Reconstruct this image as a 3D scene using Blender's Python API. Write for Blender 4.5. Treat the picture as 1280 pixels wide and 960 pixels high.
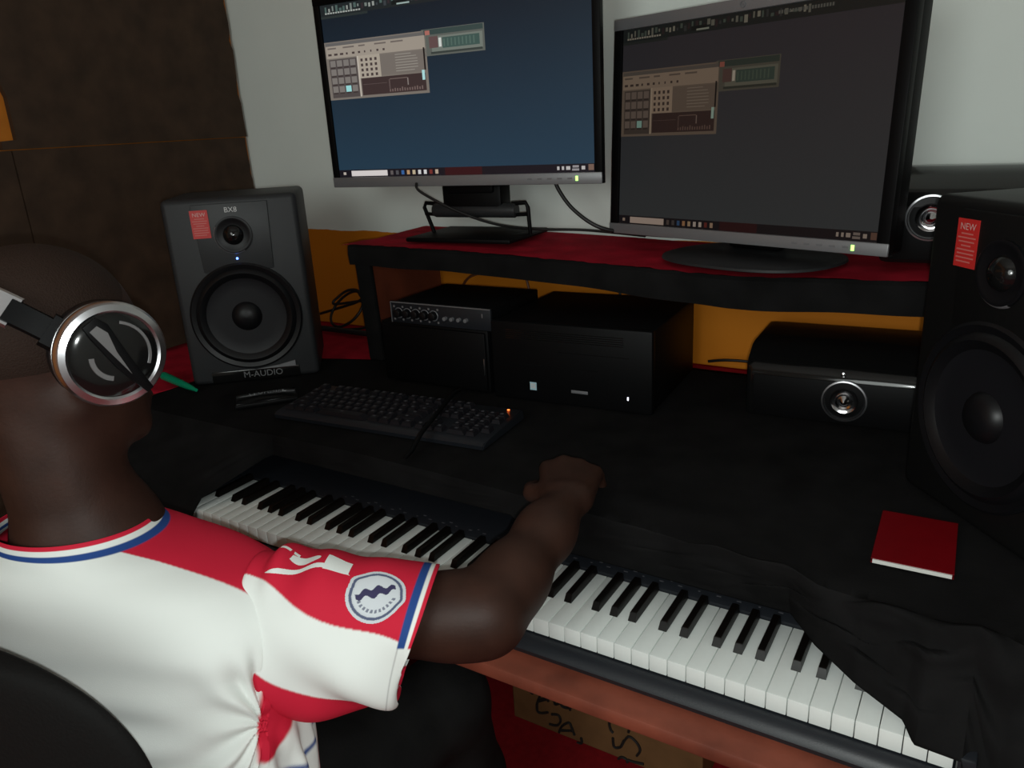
import bpy, bmesh, math, random
import numpy as np
from mathutils import Vector, Matrix
random.seed(4); rng = np.random.default_rng(4)
S = bpy.context.scene
for o in list(bpy.data.objects): bpy.data.objects.remove(o)
COL = S.collection

# ------------------------------------------------------------------ camera, world, lights, exposure
cam_d = bpy.data.cameras.new('camera'); cam = bpy.data.objects.new('camera', cam_d); COL.objects.link(cam)
CAM = Vector((1.19475, -0.74890, 0.62660)); YAW, PITCH, ROLL = -0.56836, -0.32500, -0.05668
fw = Vector((math.sin(YAW)*math.cos(PITCH), math.cos(YAW)*math.cos(PITCH), math.sin(PITCH)))
r0 = Vector((math.cos(YAW), -math.sin(YAW), 0)); u0 = r0.cross(fw)
rt = math.cos(ROLL)*r0 + math.sin(ROLL)*u0; up = -math.sin(ROLL)*r0 + math.cos(ROLL)*u0
cam.matrix_world = Matrix(((rt.x, up.x, -fw.x, CAM.x), (rt.y, up.y, -fw.y, CAM.y), (rt.z, up.z, -fw.z, CAM.z), (0, 0, 0, 1)))
cam_d.sensor_width = 36; cam_d.lens = 36*970.38/1280; cam_d.clip_start = 0.02
S.camera = cam
W = bpy.data.worlds.new('room_dark'); S.world = W; W.use_nodes = True
W.node_tree.nodes['Background'].inputs[0].default_value = (0.6, 0.7, 0.75, 1); W.node_tree.nodes['Background'].inputs[1].default_value = 0.05
def lamp(name, kind, loc, energy, color, size=0.1, target=None):
    d = bpy.data.lights.new(name, kind); d.energy = energy; d.color = color
    if kind == 'AREA': d.shape = 'DISK'; d.size = size
    else: d.shadow_soft_size = size
    o = bpy.data.objects.new(name, d); COL.objects.link(o); o.location = loc
    if target is not None: o.rotation_euler = (Vector(target)-Vector(loc)).to_track_quat('-Z', 'Y').to_euler()
    return o
FL = CAM + rt*0.012 - up*0.022 - fw*0.004
lamp('phone_flash', 'POINT', FL, 15.5, (0.95, 1.0, 0.98), 0.006)
lamp('frontal_fill', 'AREA', (0.9, -2.1, 0.95), 14, (0.93, 1.0, 0.96), 1.1, (0.5, 0.6, 0.3))  # soft frontal light added behind the camera, its source unseen
S.view_settings.view_transform = 'Standard'; S.view_settings.look = 'None'
S.view_settings.gamma = 1; S.view_settings.use_curve_mapping = False; S.view_settings.exposure = 0.0

# ------------------------------------------------------------------ materials
def srgb(r, g, b):
    f = lambda c: (c/255/12.92) if c <= 10.3 else ((c/255+0.055)/1.055)**2.4
    return (f(r), f(g), f(b), 1)
def mat(name, col, rough=0.5, metal=0.0, spec=0.5, noise=0.0, nscale=30, bump=0.0, bscale=200, emit=None, estr=1.0, attr=None, sheen=0.0, coat=0.0):
    m = bpy.data.materials.new(name); m.use_nodes = True
    nt = m.node_tree; b = nt.nodes['Principled BSDF']
    b.inputs['Base Color'].default_value = col; b.inputs['Roughness'].default_value = rough
    b.inputs['Metallic'].default_value = metal; b.inputs['Specular IOR Level'].default_value = spec
    if sheen: b.inputs['Sheen Weight'].default_value = sheen
    if coat: b.inputs['Coat Weight'].default_value = coat; b.inputs['Coat Roughness'].default_value = 0.08
    src = None
    if attr:
        a = nt.nodes.new('ShaderNodeAttribute'); a.attribute_name = attr; src = a.outputs['Color']
        nt.links.new(src, b.inputs['Base Color'])
    tc = nt.nodes.new('ShaderNodeTexCoord')
    if noise:
        n = nt.nodes.new('ShaderNodeTexNoise'); n.inputs['Scale'].default_value = nscale; n.inputs['Detail'].default_value = 6
        nt.links.new(tc.outputs['Object'], n.inputs['Vector'])
        mr = nt.nodes.new('ShaderNodeMapRange'); mr.inputs['To Min'].default_value = 1-noise; mr.inputs['To Max'].default_value = 1+noise
        mr.inputs['From Min'].default_value = 0.3; mr.inputs['From Max'].default_value = 0.7
        nt.links.new(n.outputs['Fac'], mr.inputs['Value'])
        mx = nt.nodes.new('ShaderNodeMix'); mx.data_type = 'RGBA'; mx.blend_type = 'MULTIPLY'; mx.inputs['Factor'].default_value = 1
        if src: nt.links.new(src, mx.inputs['A'])
        else: mx.inputs['A'].default_value = col
        nt.links.new(mr.outputs['Result'], mx.inputs['B']); nt.links.new(mx.outputs['Result'], b.inputs['Base Color'])
    if bump:
        n = nt.nodes.new('ShaderNodeTexNoise'); n.inputs['Scale'].default_value = bscale; n.inputs['Detail'].default_value = 3
        nt.links.new(tc.outputs['Object'], n.inputs['Vector'])
        bp = nt.nodes.new('ShaderNodeBump'); bp.inputs['Strength'].default_value = bump; bp.inputs['Distance'].default_value = 0.002
        nt.links.new(n.outputs['Fac'], bp.inputs['Height']); nt.links.new(bp.outputs['Normal'], b.inputs['Normal'])
    if emit:
        b.inputs['Emission Color'].default_value = emit; b.inputs['Emission Strength'].default_value = estr
    return m
M = {}
M['black_cloth'] = mat('black_cloth', (0.0105, 0.0102, 0.0104, 1), 0.95, spec=0.02, noise=0.25, nscale=14, bump=0.25, bscale=500)
M['red_cloth'] = mat('red_cloth', (0.34, 0.008, 0.022, 1), 0.9, spec=0.1, noise=0.25, nscale=18, bump=0.3, bscale=300)
M['black_plastic'] = mat('black_plastic', (0.003, 0.003, 0.0034, 1), 0.5, spec=0.12, bump=0.05, bscale=400)
M['black_gloss'] = mat('black_gloss', (0.006, 0.006, 0.006, 1), 0.12, spec=0.5)
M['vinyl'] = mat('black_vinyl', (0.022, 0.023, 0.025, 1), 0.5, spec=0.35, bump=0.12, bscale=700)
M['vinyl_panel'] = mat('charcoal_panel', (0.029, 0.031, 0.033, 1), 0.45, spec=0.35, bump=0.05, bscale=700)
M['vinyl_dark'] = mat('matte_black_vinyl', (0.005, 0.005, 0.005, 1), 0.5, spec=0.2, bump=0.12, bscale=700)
M['rubber'] = mat('black_rubber', (0.005, 0.005, 0.006, 1), 0.4, spec=0.28)
M['cone'] = mat('speaker_cone', (0.008, 0.008, 0.010, 1), 0.5, spec=0.3)
M['grey_metal'] = mat('grey_metal', (0.35, 0.35, 0.36, 1), 0.35, metal=0.9)
M['silver_plastic'] = mat('silver_plastic', (0.22, 0.22, 0.23, 1), 0.38, metal=0.3)
M['chrome'] = mat('chrome', (0.75, 0.75, 0.78, 1), 0.12, metal=1.0)
M['satin_chrome'] = mat('satin_chrome', (0.62, 0.62, 0.65, 1), 0.28, metal=1.0)
M['white_key'] = mat('white_key', (0.80, 0.84, 0.81, 1), 0.35, spec=0.4, noise=0.04, nscale=20)
M['black_key'] = mat('black_key', (0.004, 0.003, 0.0025, 1), 0.38, spec=0.25)
M['piano_body'] = mat('piano_body', (0.012, 0.014, 0.018, 1), 0.42, spec=0.4, bump=0.08, bscale=600)
M['wood'] = mat('red_brown_wood', (0.20, 0.050, 0.028, 1), 0.5, spec=0.4, noise=0.35, nscale=12)
M['dark_wood'] = mat('dark_wood', (0.14, 0.03, 0.012, 1), 0.6, noise=0.3, nscale=12)
M['skin'] = mat('dark_skin', (0.034, 0.0135, 0.0085, 1), 0.55, spec=0.28, noise=0.2, nscale=25, bump=0.1, bscale=250)
M['hair'] = mat('cropped_hair', (0.024, 0.0125, 0.0085, 1), 0.75, spec=0.2, bump=0.6, bscale=500)
M['chair_fabric'] = mat('chair_fabric', (0.004, 0.0036, 0.0034, 1), 0.8, spec=0.2, bump=0.3, bscale=300)
M['trouser'] = mat('dark_trousers', (0.009, 0.009, 0.009, 1), 0.9, spec=0.15, noise=0.3, nscale=20, bump=0.3, bscale=300)
M['shirt'] = mat('jersey_fabric', (0.8, 0.8, 0.8, 1), 0.75, spec=0.2, bump=0.08, bscale=900, attr='Col')
M['cardboard'] = mat('cardboard', (0.20, 0.105, 0.045, 1), 0.9, spec=0.1, noise=0.15, nscale=15)
M['marker'] = mat('black_marker', (0.012, 0.010, 0.009, 1), 0.7)
M['booklet'] = mat('red_cover', (0.16, 0.001, 0.004, 1), 0.5, spec=0.15, noise=0.06, nscale=40)
M['paper'] = mat('paper', (0.7, 0.7, 0.66, 1), 0.8)
M['sticker'] = mat('red_sticker', (0.55, 0.025, 0.022, 1), 0.45)
M['sticker_print'] = mat('sticker_print', (0.62, 0.38, 0.36, 1), 0.5)
M['sticker_line'] = mat('sticker_line', (0.60, 0.15, 0.13, 1), 0.5)
M['green'] = mat('green_plastic', (0.0, 0.26, 0.13, 1), 0.4)
M['cable'] = mat('black_cable', (0.010, 0.009, 0.009, 1), 0.5, spec=0.4)
M['orange_cable'] = mat('brown_cable', (0.10, 0.03, 0.012, 1), 0.5)
M['keycap'] = mat('keycap', (0.009, 0.0085, 0.011, 1), 0.5, spec=0.2)
M['legend'] = mat('legend', (0.07, 0.07, 0.08, 1), 0.6)
M['white_print'] = mat('white_print', (0.6, 0.6, 0.6, 1), 0.5)
M['sky_sticker'] = mat('pale_sticker', (0.42, 0.62, 0.70, 1), 0.4)
M['grey_print'] = mat('grey_print', (0.16, 0.16, 0.17, 1), 0.4)
M['board'] = mat('brown_board', (0.047, 0.026, 0.015, 1), 0.7, spec=0.3, noise=0.28, nscale=16, bump=0.3, bscale=60)
M['led_blue'] = mat('led_blue', (0, 0, 0.2, 1), emit=(0.08, 0.2, 1.0, 1), estr=9)
M['led_orange'] = mat('led_orange', (0.2, 0, 0, 1), emit=(1.0, 0.16, 0.03, 1), estr=5)
M['led_white'] = mat('led_white', (0.2, 0.2, 0.2, 1), emit=(0.85, 0.85, 1.0, 1), estr=4)
M['led_green'] = mat('led_green', (0, 0.2, 0, 1), emit=(0.35, 1.0, 0.15, 1), estr=3)
def EM(name, c, s=1.0):
    m = mat(name, (0.004, 0.004, 0.004, 1), 0.3, spec=0.3, emit=srgb(*c), estr=s); return m

# ------------------------------------------------------------------ mesh helpers
def T(x=0, y=0, z=0, rz=0, rx=0, ry=0):
    return Matrix.Translation((x, y, z)) @ Matrix.Rotation(rz, 4, 'Z') @ Matrix.Rotation(ry, 4, 'Y') @ Matrix.Rotation(rx, 4, 'X')
def bm_new(): return bmesh.new()
def add_box(bm, c, s, bev=0.0, mtx=None, seg=2, mi=0):
    r = bmesh.ops.create_cube(bm, size=1.0)
    vs = r['verts']; bmesh.ops.scale(bm, vec=s, verts=vs)
    if bev:
        es = list({e for v in vs for e in v.link_edges})
        q = bmesh.ops.bevel(bm, geom=es, offset=bev, segments=seg, affect='EDGES', profile=0.5)
        vs = list({v for f in q['faces'] for v in f.verts} | {v for v in vs if v.is_valid})
    bmesh.ops.translate(bm, vec=c, verts=vs)
    if mtx is not None: bmesh.ops.transform(bm, matrix=mtx, verts=vs)
    for f in {f for v in vs for f in v.link_faces}: f.material_index = mi
    return bm
def add_grid(bm, P, closed_u=False, closed_v=False):
    n, m = len(P), len(P[0]); V = [[bm.verts.new(p) for p in row] for row in P]
    for i in range(n if closed_u else n-1):
        for j in range(m if closed_v else m-1):
            bm.faces.new((V[i][j], V[(i+1) % n][j], V[(i+1) % n][(j+1) % m], V[i][(j+1) % m]))
    return V
def add_lathe(bm, prof, mtx=None, n=32, a0=0.0, a1=2*math.pi):
    """prof: (radius, height) list, axis = local z"""
    full = abs(a1-a0-2*math.pi) < 1e-6
    k = n if full else n+1
    P = [[Vector((r*math.cos(a0+(a1-a0)*i/n), r*math.sin(a0+(a1-a0)*i/n), h)) for (r, h) in prof] for i in range(k)]
    if mtx is not None: P = [[mtx @ p for p in row] for row in P]
    add_grid(bm, P, closed_u=full)
    return bm
def smooth_path(pts, n=8):
    pts = [Vector(p) for p in pts]; out = []
    for i in range(len(pts)-1):
        p0 = pts[max(i-1, 0)]; p1 = pts[i]; p2 = pts[i+1]; p3 = pts[min(i+2, len(pts)-1)]
        for k in range(n):
            t = k/n
            out.append(0.5*((2*p1)+(p2-p0)*t+(2*p0-5*p1+4*p2-p3)*t*t+(3*p1-p0-3*p2+p3)*t**3))
    out.append(pts[-1]); return out
def add_tube(bm, pts, r, n=8, smooth=True, k=8, caps=True, flat=1.0):
    P = smooth_path(pts, k) if smooth else [Vector(p) for p in pts]
    rr = r if isinstance(r, (list, tuple)) else None
    rows = []; nrm = None
    for i, p in enumerate(P):
        t = (P[min(i+1, len(P)-1)]-P[max(i-1, 0)]).normalized()
        if nrm is None:
            a = Vector((0, 0, 1)) if abs(t.z) < 0.9 else Vector((1, 0, 0)); nrm = t.cross(a).normalized()
        nrm = (nrm - t*nrm.dot(t)).normalized(); b = t.cross(nrm)
        q = r if rr is None else float(np.interp(i/(len(P)-1), np.linspace(0, 1, len(rr)), rr))
        rows.append([p+q*(math.cos(2*math.pi*j/n)*nrm+flat*math.sin(2*math.pi*j/n)*b) for j in range(n)])
    V = add_grid(bm, rows, closed_v=True)
    if caps:
        bm.faces.new(V[0][::-1]); bm.faces.new(V[-1])
    return bm
def add_prism(bm, poly, d, mtx=None, bev=0):
    """poly (x, z) outline extruded along +y by d"""
    a = [bm.verts.new((x, 0, z)) for x, z in poly]; b = [bm.verts.new((x, d, z)) for x, z in poly]
    n = len(poly); fs = [bm.faces.new(a), bm.faces.new(b[::-1])]
    for i in range(n): fs.append(bm.faces.new((a[(i+1) % n], a[i], b[i], b[(i+1) % n])))
    vs = a+b
    bmesh.ops.recalc_face_normals(bm, faces=fs)
    if bev:
        es = list({e for v in vs for e in v.link_edges})
        q = bmesh.ops.bevel(bm, geom=es, offset=bev, segments=2, affect='EDGES', profile=0.5)
        vs = list({v for f in q['faces'] for v in f.verts} | {v for v in vs if v.is_valid})
    if mtx is not None: bmesh.ops.transform(bm, matrix=mtx, verts=vs)
    return bm
def obj(name, bm, m, parent=None, mtx=None, smooth=True, kind=None, label=None):
    bmesh.ops.recalc_face_normals(bm, faces=bm.faces)
    me = bpy.data.meshes.new(name); bm.to_mesh(me); bm.free()
    return obj_me(name, me, m, parent, mtx, smooth, kind, label)
def obj_me(name, me, m, parent=None, mtx=None, smooth=True, kind=None, label=None):
    for q in (m if isinstance(m, (list, tuple)) else [m]):
        if len(me.materials) < (len(m) if isinstance(m, (list, tuple)) else 1): me.materials.append(q)
    if smooth and len(me.polygons):
        me.polygons.foreach_set('use_smooth', [True]*len(me.polygons))
        try: me.set_sharp_from_angle(angle=math.radians(38))
        except Exception: pass
    o = bpy.data.objects.new(name, me); COL.objects.link(o)
    if parent: o.parent = parent
    if mtx is not None: o.matrix_local = mtx
    if kind: o['kind'] = kind
    if label: o['label'] = label
    return o
def thing(name, label, cat, loc=(0, 0, 0), rz=0, group=None):
    o = bpy.data.objects.new(name, None); COL.objects.link(o); o.empty_display_size = 0.05
    o.location = loc; o.rotation_euler = (0, 0, rz); o['label'] = label; o['category'] = cat
    if group: o['group'] = group
    return o
def tag(o, label, cat, group=None):
    o['label'] = label; o['category'] = cat
    if group: o['group'] = group
    return o
def box_obj(name, c, s, m, parent=None, bev=0.0, kind=None, mtx=None, smooth=True):
    return obj(name, add_box(bm_new(), c, s, bev), m, parent, mtx, smooth, kind)
def text_bm(s, size, mtx, depth=0.0004):
    """lettering as a flat mesh in local x (right) / y (up), moved by mtx"""
    cu = bpy.data.curves.new('lettering', 'FONT'); cu.body = s; cu.size = size; cu.align_x = 'CENTER'; cu.align_y = 'CENTER'; cu.resolution_u = 3
    o = bpy.data.objects.new('lettering', cu); COL.objects.link(o)
    dg = bpy.context.evaluated_depsgraph_get(); me = bpy.data.meshes.new_from_object(o.evaluated_get(dg))
    bm = bmesh.new(); bm.from_mesh(me); bpy.data.objects.remove(o); bpy.data.curves.remove(cu); bpy.data.meshes.remove(me)
    bmesh.ops.transform(bm, matrix=mtx, verts=bm.verts)
    return bm
FRONT = Matrix(((1, 0, 0, 0), (0, 0, -1, 0), (0, 1, 0, 0), (0, 0, 0, 1)))   # local xy print -> xz plane facing -y
def face_at(x, y, z): return Matrix.Translation((x, y, z)) @ FRONT
AX = Matrix.Rotation(math.pi/2, 4, 'X')      # lathe axis z -> -y (pointing out of a front face)

# ------------------------------------------------------------------ big structure: room
ZF = -0.72; ZD = 0.10; YB = 0.86; XL = -0.70
def wall_paint():
    m = bpy.data.materials.new('painted_wall'); m.use_nodes = True; nt = m.node_tree; b = nt.nodes['Principled BSDF']
    b.inputs['Roughness'].default_value = 0.7; b.inputs['Specular IOR Level'].default_value = 0.25
    g = nt.nodes.new('ShaderNodeNewGeometry'); sp = nt.nodes.new('ShaderNodeSeparateXYZ'); nt.links.new(g.outputs['Position'], sp.inputs[0])
    n = nt.nodes.new('ShaderNodeTexNoise'); n.inputs['Scale'].default_value = 9; n.inputs['Detail'].default_value = 5; nt.links.new(g.outputs['Position'], n.inputs['Vector'])
    mr = nt.nodes.new('ShaderNodeMapRange'); mr.inputs['To Min'].default_value = -0.008; mr.inputs['To Max'].default_value = 0.008; nt.links.new(n.outputs['Fac'], mr.inputs['Value'])
    ad = nt.nodes.new('ShaderNodeMath'); ad.operation = 'ADD'; nt.links.new(sp.outputs['Z'], ad.inputs[0]); nt.links.new(mr.outputs['Result'], ad.inputs[1])
    lt = nt.nodes.new('ShaderNodeMath'); lt.operation = 'GREATER_THAN'; lt.inputs[1].default_value = 0.366; nt.links.new(ad.outputs[0], lt.inputs[0])
    mx = nt.nodes.new('ShaderNodeMix'); mx.data_type = 'RGBA'; nt.links.new(lt.outputs[0], mx.inputs['Factor'])
    mx.inputs['A'].default_value = (0.60, 0.19, 0.008, 1); mx.inputs['B'].default_value = (0.80, 0.85, 0.80, 1)
    n2 = nt.nodes.new('ShaderNodeTexNoise'); n2.inputs['Scale'].default_value = 4; n2.inputs['Detail'].default_value = 6; nt.links.new(g.outputs['Position'], n2.inputs['Vector'])
    mr2 = nt.nodes.new('ShaderNodeMapRange'); mr2.inputs['To Min'].default_value = 0.93; mr2.inputs['To Max'].default_value = 1.05; nt.links.new(n2.outputs['Fac'], mr2.inputs['Value'])
    mm = nt.nodes.new('ShaderNodeMix'); mm.data_type = 'RGBA'; mm.blend_type = 'MULTIPLY'; mm.inputs['Factor'].default_value = 1
    nt.links.new(mx.outputs['Result'], mm.inputs['A']); nt.links.new(mr2.outputs['Result'], mm.inputs['B']); nt.links.new(mm.outputs['Result'], b.inputs['Base Color'])
    bp = nt.nodes.new('ShaderNodeBump'); bp.inputs['Strength'].default_value = 0.15; bp.inputs['Distance'].default_value = 0.004
    nt.links.new(n2.outputs['Fac'], bp.inputs['Height']); nt.links.new(bp.outputs['Normal'], b.inputs['Normal'])
    return m
WALL = wall_paint()
M['plain_wall'] = mat('plain_wall', (0.55, 0.58, 0.55, 1), 0.8, spec=0.2)
M['ceiling'] = mat('ceiling', (0.6, 0.6, 0.58, 1), 0.9)
M['orange_wall'] = mat('orange_wall', (0.52, 0.16, 0.006, 1), 0.75, noise=0.1)
XR, YF, ZC = 2.3, -2.3, 1.85
box_obj('floor', ((XL+XR)/2, (YB+YF)/2, ZF-0.05), (XR-XL+0.4, YB-YF+0.4, 0.1), mat('red_carpet', (0.26, 0.010, 0.014, 1), 0.95, spec=0.1, noise=0.12, nscale=60, bump=0.4, bscale=400), kind='structure')
box_obj('ceiling', ((XL+XR)/2, (YB+YF)/2, ZC+0.05), (XR-XL+0.4, YB-YF+0.4, 0.1), M['ceiling'], kind='structure')
box_obj('wall_back', ((XL+XR)/2, YB+0.06, (ZF+ZC)/2), (XR-XL+0.24, 0.12, ZC-ZF), WALL, kind='structure')
wl = box_obj('wall_left', (XL-0.06, (YB+YF)/2, (ZF+ZC)/2), (0.12, YB-YF, ZC-ZF), M['orange_wall'], kind='structure')
box_obj('wall_right', (XR+0.06, (YB+YF)/2, (ZF+ZC)/2), (0.12, YB-YF, ZC-ZF), M['plain_wall'], kind='structure')
box_obj('wall_front', ((XL+XR)/2, YF-0.06, (ZF+ZC)/2), (XR-XL+0.24, 0.12, ZC-ZF), M['plain_wall'], kind='structure')
# brown boards fixed to the left wall, ragged towards the corner
def board(poly_yz, th, name='board'):
    poly_yz = [(y, -0.45 if z == 0.09 else z) for y, z in poly_yz]
    bm = bm_new()
    a = [bm.verts.new((XL+0.0005, y, z)) for y, z in poly_yz]; b = [bm.verts.new((XL+th, y, z)) for y, z in poly_yz]
    n = len(a); bm.faces.new(a); bm.faces.new(b[::-1])
    for i in range(n): bm.faces.new((a[i], a[(i+1) % n], b[(i+1) % n], b[i]))
    return obj(name, bm, M['board'], wl, smooth=False)
def ragged(z0, z1, y, n, amp):
    return [(y+random.uniform(-amp, amp), z0+(z1-z0)*i/n) for i in range(n+1)]
yc = YB-0.006
board([(0.20, 0.09)] + [(yc-0.001, 0.09)] + ragged(0.35, 0.626, yc-0.006, 14, 0.004) + [(0.20, 0.626)], 0.014)
board([(-0.9, 0.09), (0.198, 0.09), (0.198, 0.626), (-0.9, 0.626)], 0.012)
board([(0.18, 0.628), (yc-0.002, 0.628)] + ragged(0.65, 1.25, yc-0.008, 26, 0.005) + [(0.18, 1.25), (0.198, 0.80), (0.215, 0.737), (0.214, 0.648), (0.18, 0.646)], 0.016)
board([(-0.9, 0.80), (0.163, 0.80), (0.176, 1.25), (-0.9, 1.25)], 0.012)

# ------------------------------------------------------------------ desk with pull-out tray, cloths, raised shelf
desk = thing('studio_desk', 'red brown wooden studio desk with a lower tray edge under the piano', 'desk', (0.5, 0.4, ZF))
L = lambda x, y, z: (x-0.5, y-0.4, z-ZF)
obj('desktop', add_box(bm_new(), L(0.6, 0.505, ZD-0.018), (2.55, 0.70, 0.03), 0.003), M['dark_wood'], desk)
obj('tray', add_box(bm_new(), L(0.72, 0.17, -0.0625), (1.9, 0.452, 0.022), 0.005), M['wood'], desk)
obj('side_panel', add_box(bm_new(), L(-0.28, 0.50, (ZF+0.066)/2), (0.03, 0.68, 0.066-ZF), 0.002), M['dark_wood'], desk)
obj('side_panel', add_box(bm_new(), L(1.72, 0.50, (ZF+0.066)/2), (0.03, 0.68, 0.066-ZF), 0.002), M['dark_wood'], desk)
obj('back_panel', add_box(bm_new(), L(0.72, 0.835, -0.25), (1.95, 0.012, 0.6), 0.001), M['dark_wood'], desk)

def fbm(x, y, s, seed=0):
    r = np.random.default_rng(seed); v = 0
    for k in range(7):
        a = r.uniform(0, 6.28); f = s*r.uniform(0.5, 2.2); ph = r.uniform(0, 6.28)
        v += math.sin((x*math.cos(a)+y*math.sin(a))*f+ph)/(1+0.4*k)
    return v/3
def cloth_obj(name, P, m, th, label, cat):
    bm = bm_new(); add_grid(bm, P); bmesh.ops.recalc_face_normals(bm, faces=bm.faces)
    bm.normal_update()
    o = obj(name, bm, m); tag(o, label, cat)
    mod = o.modifiers.new('thickness', 'SOLIDIFY'); mod.thickness = th; mod.offset = 0
    return o
# red cloth lies on the back and left of the desk
P = []
for i in range(61):
    x = -0.66+ (1.70+0.66)*i/60
    P.append([Vector((x, (0.20 if x < -0.32 else 0.45)+(0.838-(0.20 if x < -0.32 else 0.45))*j/30, ZD+0.0015+0.0012*(1+fbm(x, j*0.03, 30, 3))*0.5)) for j in range(31)])
cloth_obj('red_desk_cloth', P, M['red_cloth'], 0.0008, 'red cloth covering the back and left end of the desk below the orange wall', 'cloth')
# black cloth: desk top, over the front edge, down to the piano keys
def back_y(x): return float(np.interp(x, [-0.34, -0.30, -0.12, -0.04, 0.06, 0.10, 1.0, 1.7], [0.45, 0.50, 0.56, 0.585, 0.70, 0.80, 0.80, 0.80]))
def ridge(x):
    return (float(np.interp(x, [-0.34, 0.05, 0.1, 0.3, 0.5, 0.73, 0.87, 1.0, 1.2, 1.7], [0.125, 0.128, 0.135, 0.138, 0.132, 0.118, 0.108, 0.085, 0.06, 0.05])),
            ZD+0.004)
def hem(x):
    if x < 0.10:
        f = min(1, max(0, (x-0.022)/0.078))
        return (-0.034+0.164*f, float(np.interp(f, [0, 0.13, 0.23, 1], [-0.045, -0.010, 0.019, 0.07])))
    if x < 0.62: return (float(np.interp(x, [0.1, 0.62], [0.131, 0.126])), 0.066)
    xs = [0.62, 0.68, 1.03, 1.07, 1.12, 1.172, 1.185, 1.228, 1.26, 1.7]
    ys = [0.126, 0.131, 0.131, 0.080, 0.034, 0.016, -0.007, -0.009, -0.05, -0.06]
    zs = [0.066, 0.024, 0.021, 0.021, 0.021, 0.006, -0.001, -0.002, -0.20, -0.22]
    return (float(np.interp(x, xs, ys)), float(np.interp(x, xs, zs)))
P = []
XS = list(np.linspace(-0.33, 0.10, 60)) + list(np.linspace(0.102, 0.62, 50)) + list(np.linspace(0.625, 1.0, 60)) + list(np.linspace(1.003, 1.3, 100)) + list(np.linspace(1.31, 1.68, 40))
for x in XS:
    x = float(x); row = []; yb = back_y(x); ry, rz = ridge(x); hy, hz = hem(x)
    for j in range(40):
        t = j/39; y = yb+(ry-yb)*t
        row.append(Vector((x, y, ZD+0.0042+0.0005*fbm(x, y, 25, 5)*(1 if t < 0.9 else (1-t)*10) + 0.0004)))
    for j in range(1, 41):
        t = j/40
        y = ry+(hy-ry)*t; z = rz+(hz-rz)*t
        if x < 0.05 and hz < 0.0:
            z = float(np.interp(y, [hy, -0.006, 0.004, ry], [hz, 0.010, 0.020, rz]))
        sag = math.sin(math.pi*t)
        right = min(1, max(0, (x-0.72)/0.32))
        z += sag*(0.012*right)
        roll = math.exp(-((t-0.12)/0.13)**2)*right*(0.016+0.010*math.sin(x*27)+0.007*math.sin(x*61+1))
        z += roll; y -= roll*0.5
        w = sag*(0.35+0.65*right)*(0.012+0.022*right)
        wob = fbm(x*1.4, t*0.25, 26, 9)*w*0.55 + fbm(x*2+t*0.4, t*0.3, 45, 11)*w*0.28
        if hy < -0.04:
            wob += math.sin(x*55)*0.012*t*min(1, (x-1.24)/0.1)
        y -= abs(wob)*0.4+wob*0.3; z += max(wob, -0.4*w)*0.9
        row.append(Vector((x, y, z)))
    P.append(row)
black_cover = cloth_obj('black_desk_cloth', P, M['black_cloth'], 0.0012, 'black cloth spread over the desk top and hanging onto the piano keys', 'cloth')

# raised shelf over the desk
def shelf_z(x): return float(np.interp(x, [-0.07, 0.2, 0.45, 0.8, 1.1, 1.7], [0.378, 0.374, 0.366, 0.352, 0.358, 0.372]))
def shelf_fy(x): return float(np.interp(x, [-0.07, 0.4, 0.8, 1.1, 1.7], [0.582, 0.585, 0.578, 0.582, 0.59]))
shelf = thing('monitor_shelf', 'raised shelf carrying both monitors, black cloth wrapped along its sagging front', 'shelf', (0.8, 0.72, ZD+0.006))
SL = lambda x, y, z: Vector((x-0.8, y-0.72, z-ZD-0.006))
bm = bm_new(); rows = []
for x in np.linspace(-0.07, 1.70, 40):
    z = shelf_z(x); fy = shelf_fy(x)
    rows.append([SL(x, fy, z-0.022), SL(x, fy, z), SL(x, 0.845, z+0.006), SL(x, 0.845, z-0.016)])
V = add_grid(bm, rows, closed_v=True); bm.faces.new(V[0]); bm.faces.new(V[-1][::-1])
obj('shelf_board', bm, M['dark_wood'], shelf, smooth=False)
bm = bm_new(); rows = []
for i, x in enumerate(np.linspace(-0.078, 1.705, 120)):
    z = shelf_z(x); fy = shelf_fy(x); d = 0.044+0.004*fbm(x, 0, 20, 2) + 0.012*math.exp(-((x-0.85)/0.3)**2)
    prof = [(0.012, 0.0015), (0.0, 0.002), (-0.007, -0.004), (-0.009, -0.02), (-0.008-0.002*math.sin(x*31), -d), (0.004, -d-0.002), (0.02, -0.0245), (0.06, -0.0245)]
    rows.append([SL(x, fy+a, z+b) for a, b in prof])
add_grid(bm, rows)
o = obj('cloth_trim', bm, M['black_cloth'], shelf, label='black cloth wrapped round the front edge')
bm = bm_new(); rows = []
for i, x in enumerate(np.linspace(-0.10, 1.70, 160)):
    row = []
    for j in range(24):
        t = j/23; fy = shelf_fy(max(x, -0.07))-0.004+0.006*fbm(x*3, 0, 30, 7) + random.uniform(-0.002, 0.002)*(j == 0)
        y = fy+(0.846-fy)*t
        z = shelf_z(max(x, -0.07))+0.0032+0.006*t+0.0012*fbm(x, y, 40, 8)
        if x < -0.06: z -= (-0.06-x)*(0.25 if t > 0.3 else 0.1)
        row.append(SL(x, y, z))
    rows.append(row)
add_grid(bm, rows)
obj('cloth_top', bm, M['red_cloth'], shelf, label='red cloth laid over the shelf')
obj('side_panel', add_prism(bm_new(), [(-0.05, 0.001), (-0.014, 0.001), (-0.026, 0.246), (-0.066, 0.246)], 0.25, Matrix.Translation(SL(0, 0.592, ZD+0.006))), M['dark_wood'], shelf, smooth=False)
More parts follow.
